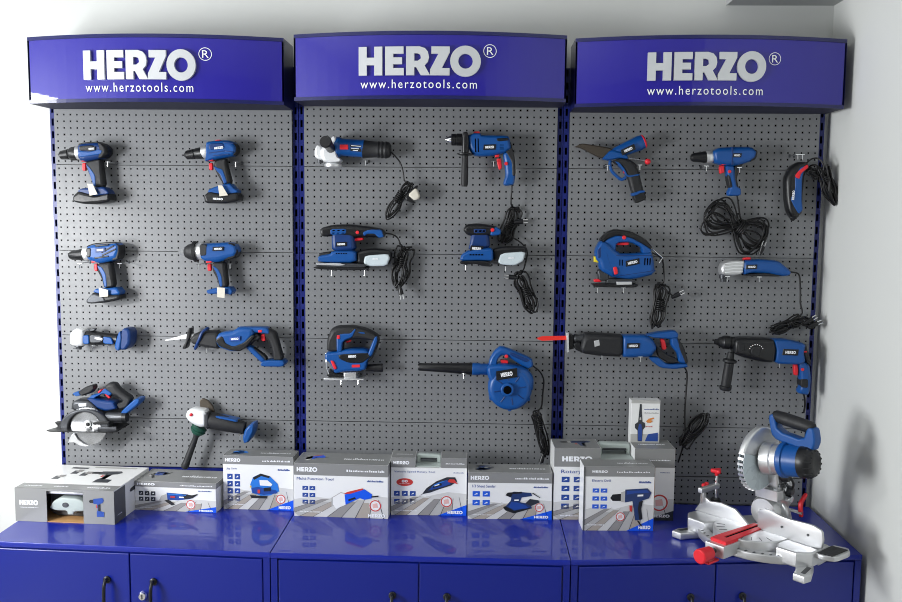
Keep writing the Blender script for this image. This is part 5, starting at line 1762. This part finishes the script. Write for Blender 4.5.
# -- 10 small box on top of the largest box
s0 = .615
A = BIG.at(BIG.w * .664, .084, BIG.h)
B = BIG.at(BIG.w * .908, .084, BIG.h)
c = Carton('product_box', 'small upright box with a dark pen-shaped tool, on top of the largest box', None, None, .156, .045, z=CZ + BIG.h + .0012, at=(A, B))
c.shell()
f1, f2, f3 = c.front(1), c.front(2), c.front(3)
c.rect(f1, 0, .93, 1, 1, 'ink_grey')
c.rect(f1, 0, 0, 1, .2, 'ink_grey')
c.pic(f2, (.14, .03, .5, .95), [('ink_dark', [(.3, .0), (.72, .0), (.78, .3), (1.02, .38), (.95, .48), (.72, .5), (.64, .72), (.6, .96), (.42, .96), (.36, .72), (.3, .5), (.0, .44), (.02, .34), (.26, .28)]),
                                  ('ink_mid', [(.34, .02), (.7, .02), (.72, .3), (.6, .45), (.4, .45), (.3, .3)]), ('ink_grey', [(.42, .55), (.6, .55), (.58, .62), (.44, .62)])])
c.dashes(f2, .45, .77, .95, .82, 'ink_mid', 2)
c.dashes(f2, .45, .69, .95, .72, 'ink_dark', 3)
c.pic(f3, (.52, .44, .8, .6), [('ink_orange', [(.0, .4), (.3, .8), (.9, 1), (1, .8), (.5, .6), (.9, .5), (.6, .2), (.2, .2)])])
c.dashes(f2, .52, .36, .76, .4, 'ink_red', 3)
c.poly(f2, [(.5, .03), (.95, .03), (.95, .24), (.6, .2)], 'ink_mid')
c.rect(c.top(1), .004, .004, .996, .996, 'carton_white')
c.done()

# ================================================================= MITRE SAW
SX, SF = V((.64, -.768, 0)).normalized(), V((-.768, -.64, 0)).normalized()
SC0 = V((.902, -.463, CZ))


def S(x, f, z):
    return SC0 + SX * x + SF * f + V((0, 0, z))


ms = thing('mitre_saw', 'silver mitre saw with blue motor and red knobs on the right cabinet', 'mitre saw', (SC0.x, SC0.y, CZ))
hz = lambda u, v, w: S(u, v, w)          # plan outlines, w = height
b = MB()
# base casting: side tables, bridge and four feet
for sg in (-1, 1):
    lx = .03 if sg < 0 else 0
    out = [(sg * .105, -.07), (sg * .135, -.085), (sg * .225, -.075), (sg * .232, .03), (sg * .20, .07), (sg * .135, .072), (sg * .118, .04)]
    b.prism(out, hz, .022, .07, 'cast', bev=.006)
    leg = [(sg * (.17 - lx), .02), (sg * (.232 - lx), .02), (sg * (.262 - lx), .085), (sg * (.258 - lx), .118), (sg * (.222 - lx), .118), (sg * (.205 - lx), .075)]
    b.prism(leg, hz, .0015, .026, 'cast', bev=.005)
    b.prism([(sg * (.222 - lx), .04), (sg * (.236 - lx), .04), (sg * (.25 - lx), .1), (sg * (.236 - lx), .1)], hz, .02, .0268, 'gunmetal')
    b.prism([(sg * .15, -.16), (sg * .2, -.16), (sg * .21, -.05), (sg * .14, -.05)], hz, .0015, .035, 'cast', bev=.005)
arc = [(.2 * math.cos(math.radians(a)), -.03 + .165 * math.sin(math.radians(a))) for a in range(20, 161, 7)]
arc2 = [(.165 * math.cos(math.radians(a)), -.03 + .125 * math.sin(math.radians(a))) for a in range(160, 19, -7)]
b.prism(arc + arc2, hz, .018, .044, 'cast', bev=.004)
for a in range(40, 141, 8):
    g = math.radians(a)
    b.prism([(.188 * math.cos(g) - .003, -.03 + .15 * math.sin(g)), (.188 * math.cos(g) + .003, -.03 + .15 * math.sin(g)),
             (.188 * math.cos(g) + .003, -.03 + .162 * math.sin(g)), (.188 * math.cos(g) - .003, -.03 + .162 * math.sin(g))], hz, .038, .0448, 'gunmetal')
rear = [(-.14, -.08), (.14, -.08), (.1, -.16), (-.1, -.16)]
b.prism(rear, hz, .02, .06, 'cast', bev=.006)
b.build('base', ms)
# turntable with arm
t_ = MB()
t_.prism(ring(0, 0, .122, .122, 48), hz, .028, .073, 'cast', bev=.004)
t_.prism([(-.034, .08), (.034, .08), (.034, .2), (-.034, .2)], hz, .026, .066, 'cast', bev=.003)
for k in range(9):
    g = math.radians(25 + 16 * k)
    if abs(k - 4) < 1:
        continue
    q0, q1 = .085, .112
    dx, dy = math.sin(g) * .0012, -math.cos(g) * .0012
    t_.prism([(q0 * math.cos(g) - dx, q0 * math.sin(g) - dy), (q1 * math.cos(g) - dx, q1 * math.sin(g) - dy), (q1 * math.cos(g) + dx, q1 * math.sin(g) + dy), (q0 * math.cos(g) + dx, q0 * math.sin(g) + dy)], hz, .072, .0737, 'ink_dark')
tt = t_.build('turntable', ms)
kf = MB()
kf.prism([(-.022, -.045), (-.005, -.045), (-.005, .145), (.005, .145), (.005, -.045), (.022, -.045), (.030, .15), (.028, .182), (-.028, .182), (-.030, .15)], hz, .064, .0765, 'red', bev=.001, seg=1)
kf.prism([(-.0048, -.045), (.0048, -.045), (.0048, .145), (-.0048, .145)], hz, .062, .0742, 'dark')
kf.build('kerf_plate', tt, smooth=0.5)
kn = MB()
kn.lathe(S(0, .197, .046), S(0, .22, .044), [(0, .008), (1, .008)], 'gunmetal', 14)
kn.lathe(S(0, .217, .044), S(0, .278, .042), [(0, .014), (.1, .02), (.85, .024), (.95, .023), (1, .019)], 'red', 20)
kn.prism([(-.012, .19), (.012, .19), (.014, .245), (-.014, .245)], hz, .012, .02, 'red', bev=.002)
kn.build('lock_knob', tt)
# fences
fv = lambda u, v, w: S(u, -.012 - w, v)
fl = MB()
fl.prism([(-.235, .07), (-.02, .07), (-.03, .082), (-.075, .115), (-.13, .122), (-.175, .115), (-.195, .125), (-.205, .158), (-.215, .15), (-.215, .1)], fv, 0, .010, 'cast', bev=.002)
fl.build('fence', ms)
fr = MB()
fr.prism(chaikin([(.012, .07), (.012, .138), (.04, .148), (.11, .136), (.2, .14), (.235, .13), (.24, .1), (.235, .07)], 1, .15), fv, 0, .010, 'cast', bev=.002)
for x in (.1, .19):
    fr.lathe(S(x, -.0118, .105), S(x, -.0095, .105), [(0, .004), (1, .004)], 'gunmetal', 10)
fr.build('fence', ms)
# extension plate with black pad
ep = MB()
ep.prism(chaikin([(.222, -.1), (.268, -.115), (.29, -.085), (.286, -.01), (.256, .01), (.225, .01)], 1, .15), hz, .048, .064, 'cast', bev=.003)
ep.prism([(.229, -.085), (.278, -.092), (.276, -.004), (.233, .005)], hz, .06, .0668, 'rubber', bev=.001, seg=1)
ep.build('extension_plate', ms)
# hold-down clamp
cl = MB()
cl.prism(ring(-.2, -.082, .018, .018, 18), hz, .07, .106, 'black', bev=.003)
cl.lathe(S(-.2, -.082, .1), S(-.2, -.082, .196), [(0, .005), (1, .005)], 'chrome', 12)
cl.prism([(-.208, -.09), (-.192, -.09), (-.192, .01), (-.208, .01)], hz, .142, .16, 'cast', bev=.003)
cl.lathe(S(-.2, .0, .15), S(-.2, .0, .105), [(0, .004), (1, .006)], 'chrome', 10)
co = cl.build('clamp', ms)


def knob(base, axis, r):
    kb = MB()
    base, axis = V(base), V(axis).normalized()
    sx = axis.orthogonal().normalized()
    sy = axis.cross(sx)
    pts = []
    for k in range(36):
        g = 2 * math.pi * k / 36
        q = r * (.78 + .22 * math.cos(3 * g))
        pts.append((q * math.cos(g), q * math.sin(g)))
    kb.prism(pts, lambda u, v, w: base + sx * u + sy * v + axis * w, .004, .017, 'red', bev=.004)
    kb.lathe(base - axis * .006, base + axis * .006, [(0, .006), (1, .009)], 'red', 12)
    return kb.build('clamp_knob', co)


knob(S(-.2, -.082, .194), (0, 0, 1), .021)
knob(S(-.212, -.05, .151), -SX, .017)
# pivot, trunnion
pv = MB()
pv.lathe(S(0, -.125, .07), S(0, -.105, .15), [(0, .06), (.35, .058), (.6, .05), (1, .04)], 'cast', 26)
pv.lathe(S(-.0, -.06, .115), S(0, -.165, .12), [(0, .046), (.12, .052), (.25, .052), (.3, .045), (.7, .045), (1, .03)], 'cast', 26)
pv.prism(ring(0, .115, .066, .05, 30), lambda u, v, w: S(u, -.095 - w, v), 0, .014, 'silver', bev=.003)
pv.build('trunnion', ms)
ar = MB()
ax_ = lambda u, v, w: S(w, u, v)
ar.prism(chaikin([(-.16, .13), (-.09, .13), (-.075, .18), (-.06, .26), (-.09, .31), (-.13, .29), (-.16, .22)], 1), ax_, -.022, .045, 'cast', bev=.006)
ar.prism([(-.09, .165), (-.055, .165), (-.05, .2), (-.085, .2)], ax_, -.03, .055, 'cast', bev=.004)
ar.lathe(S(-.04, -.125, .19), S(.065, -.125, .19), [(0, .012), (.1, .017), (.9, .017), (1, .012)], 'gunmetal', 16)
for k in range(6):
    ar.lathe(S(.048 + .002 * k, -.1, .2 + .012 * k), S(.056 + .002 * k, -.1, .2 + .012 * k), [(0, .007), (1, .007)], 'chrome', 10)
ar.prism([(-.12, .205), (-.07, .21), (-.072, .22), (-.12, .216)], ax_, .044, .052, 'gunmetal', bev=.002)
for k in range(4):
    ar.prism([(-.118 + .012 * k, .225), (-.112 + .012 * k, .225), (-.108 + .012 * k, .275), (-.114 + .012 * k, .275)], ax_, .044, .05, 'gunmetal')
ar.lathe(S(.046, -.085, .245), S(.075, -.085, .245), [(0, .016), (.4, .018), (1, .012)], 'black', 16)
ar.lathe(S(.046, -.12, .165), S(.066, -.12, .165), [(0, .012), (1, .01)], 'chrome', 12)
ar.tube([S(.05, -.13, .18), S(.075, -.11, .22), (S(.07, -.08, .26)), S(.05, -.06, .285)], .004, 'black', seg=7)
ar.build('swing_arm', ms)
lv = MB()
lv.prism(chaikin([(-.17, .1), (-.158, .1), (-.15, .125), (-.15, .152), (-.185, .178), (-.19, .168), (-.162, .145)], 1), ax_, .07, .082, 'red', bev=.003)
lv.lathe(S(.03, -.157, .115), S(.082, -.157, .115), [(0, .006), (1, .006)], 'chrome', 10)
lv.build('bevel_lever', ms)
# blade and guards (blade in the plane x = 0)
BC = (-.022, .302)
HS = .88
gd = MB()
gp = ring(BC[0], BC[1], .104, .104, 48)
half = [(BC[0] + .108 * math.cos(math.radians(a)), BC[1] + .108 * math.sin(math.radians(a))) for a in range(20, 236, 6)]
half += [(BC[0] + .03 * math.cos(math.radians(a)), BC[1] + .03 * math.sin(math.radians(a))) for a in range(235, 19, -14)]
gd.prism(half, ax_, -.011, .012, 'silver', bev=.006)
gd.build('upper_guard', ms)
lw = MB()
seg_ = [(BC[0] + .1 * math.cos(math.radians(a)), BC[1] + .1 * math.sin(math.radians(a))) for a in range(0, 360, 7)]
lw.prism(seg_, ax_, -.0085, -.0065, 'smoke')
lw.prism(seg_, ax_, .0085, .0105, 'smoke')
for k in range(18):
    g = math.radians(-70 + 10 * k)
    f_, z_ = BC[0] + .1 * math.cos(g), BC[1] + .1 * math.sin(g)
    tx, tz = -math.sin(g) * .004, math.cos(g) * .004
    f2, z2 = BC[0] + .104 * math.cos(g), BC[1] + .104 * math.sin(g)
    lw.prism([(f_ - tx, z_ - tz), (f2 - tx, z2 - tz), (f2 + tx, z2 + tz), (f_ + tx, z_ + tz)], ax_, -.0105, .011, 'silver', bev=.0008, seg=1)
lw.build('lower_guard', ms)
bd = MB()
tth = []
for k in range(96):
    g = 2 * math.pi * k / 96
    q = .097 if k % 2 else .094
    tth.append((BC[0] + q * math.cos(g), BC[1] + q * math.sin(g)))
bd.prism(tth, ax_, -.0012, .0012, 'steel')
bd.build('blade', ms, smooth=0.4)
# motor along +x, rising slightly
m0, m1 = S(.012, -.032, .308), S(.178, -.05, .325)
mg = MB()
mg.lathe(m0, m0 + (m1 - m0) * .4, [(0, .045), (.1, .054), (.55, .052), (.6, .048), (1, .048)], 'cast', 28)
for k in range(5):
    g = math.radians(40 + 55 * k)
mg.build('gear_housing', ms)
mo = MB()
d_ = m1 - m0
mo.lathe(m0 + d_ * .36, m0 + d_ * .86, [(0, .053), (.06, .057), (.22, .057), (.25, .051), (.95, .049), (1, .044)], 'blue', 30)
mo.build('motor', ms)
mc = MB()
mc.lathe(m0 + d_ * .76, m0 + d_ * 1.04, [(0, .051), (.2, .052), (.55, .05), (.8, .045), (.95, .038), (1, .026)], 'black', 26)
for k in range(14):
    g = 2 * math.pi * k / 14
    xx = d_.normalized()
    n1 = V((0, 0, 1)) - xx * xx.z
    n1 = n1.normalized()
    n2 = xx.cross(n1)
    o = m0 + d_ * .9 + (n1 * math.cos(g) + n2 * math.sin(g)) * .049
    mc.tube([o, m0 + d_ * 1.03 + (n1 * math.cos(g) + n2 * math.sin(g)) * .036], .004, 'rubber', seg=6, smooth=0)
mc.build('motor_cap', ms)
# D handle on top, parallel to the motor
hd = MB()
hv = lambda u, v, w: S(u + .012, -.06 + w, v)
hd.prism(chaikin([(.002, .448), (.022, .456), (.038, .402), (.128, .39), (.14, .436), (.162, .432), (.17, .392), (.16, .36), (.115, .362), (.035, .372), (.015, .388)], 1, .18), hv, -.02, .02, 'blue', bev=.006)
hd.prism([(.05, .34), (.115, .34), (.11, .385), (.055, .385)], hv, -.018, .018, 'blue', bev=.004)
ho = hd.build('handle_bracket', ms)
gr = MB()
gr.lathe(S(.024, -.06, .447), S(.164, -.06, .431), [(0, .015), (.05, .019), (.3, .021), (.7, .0205), (.95, .019), (1, .015)], 'rubber', 18)
gr.build('handle_grip', ms)

# ------------------------------------------------------------- colour view
SC.view_settings.view_transform = 'Standard'
SC.view_settings.look = 'None'
SC.view_settings.gamma = 1.0
SC.view_settings.use_curve_mapping = False
SC.view_settings.exposure = 0.14
SC.cycles.use_denoising = True
SC.cycles.filter_width = 1.0
SC.cycles.max_bounces = 8
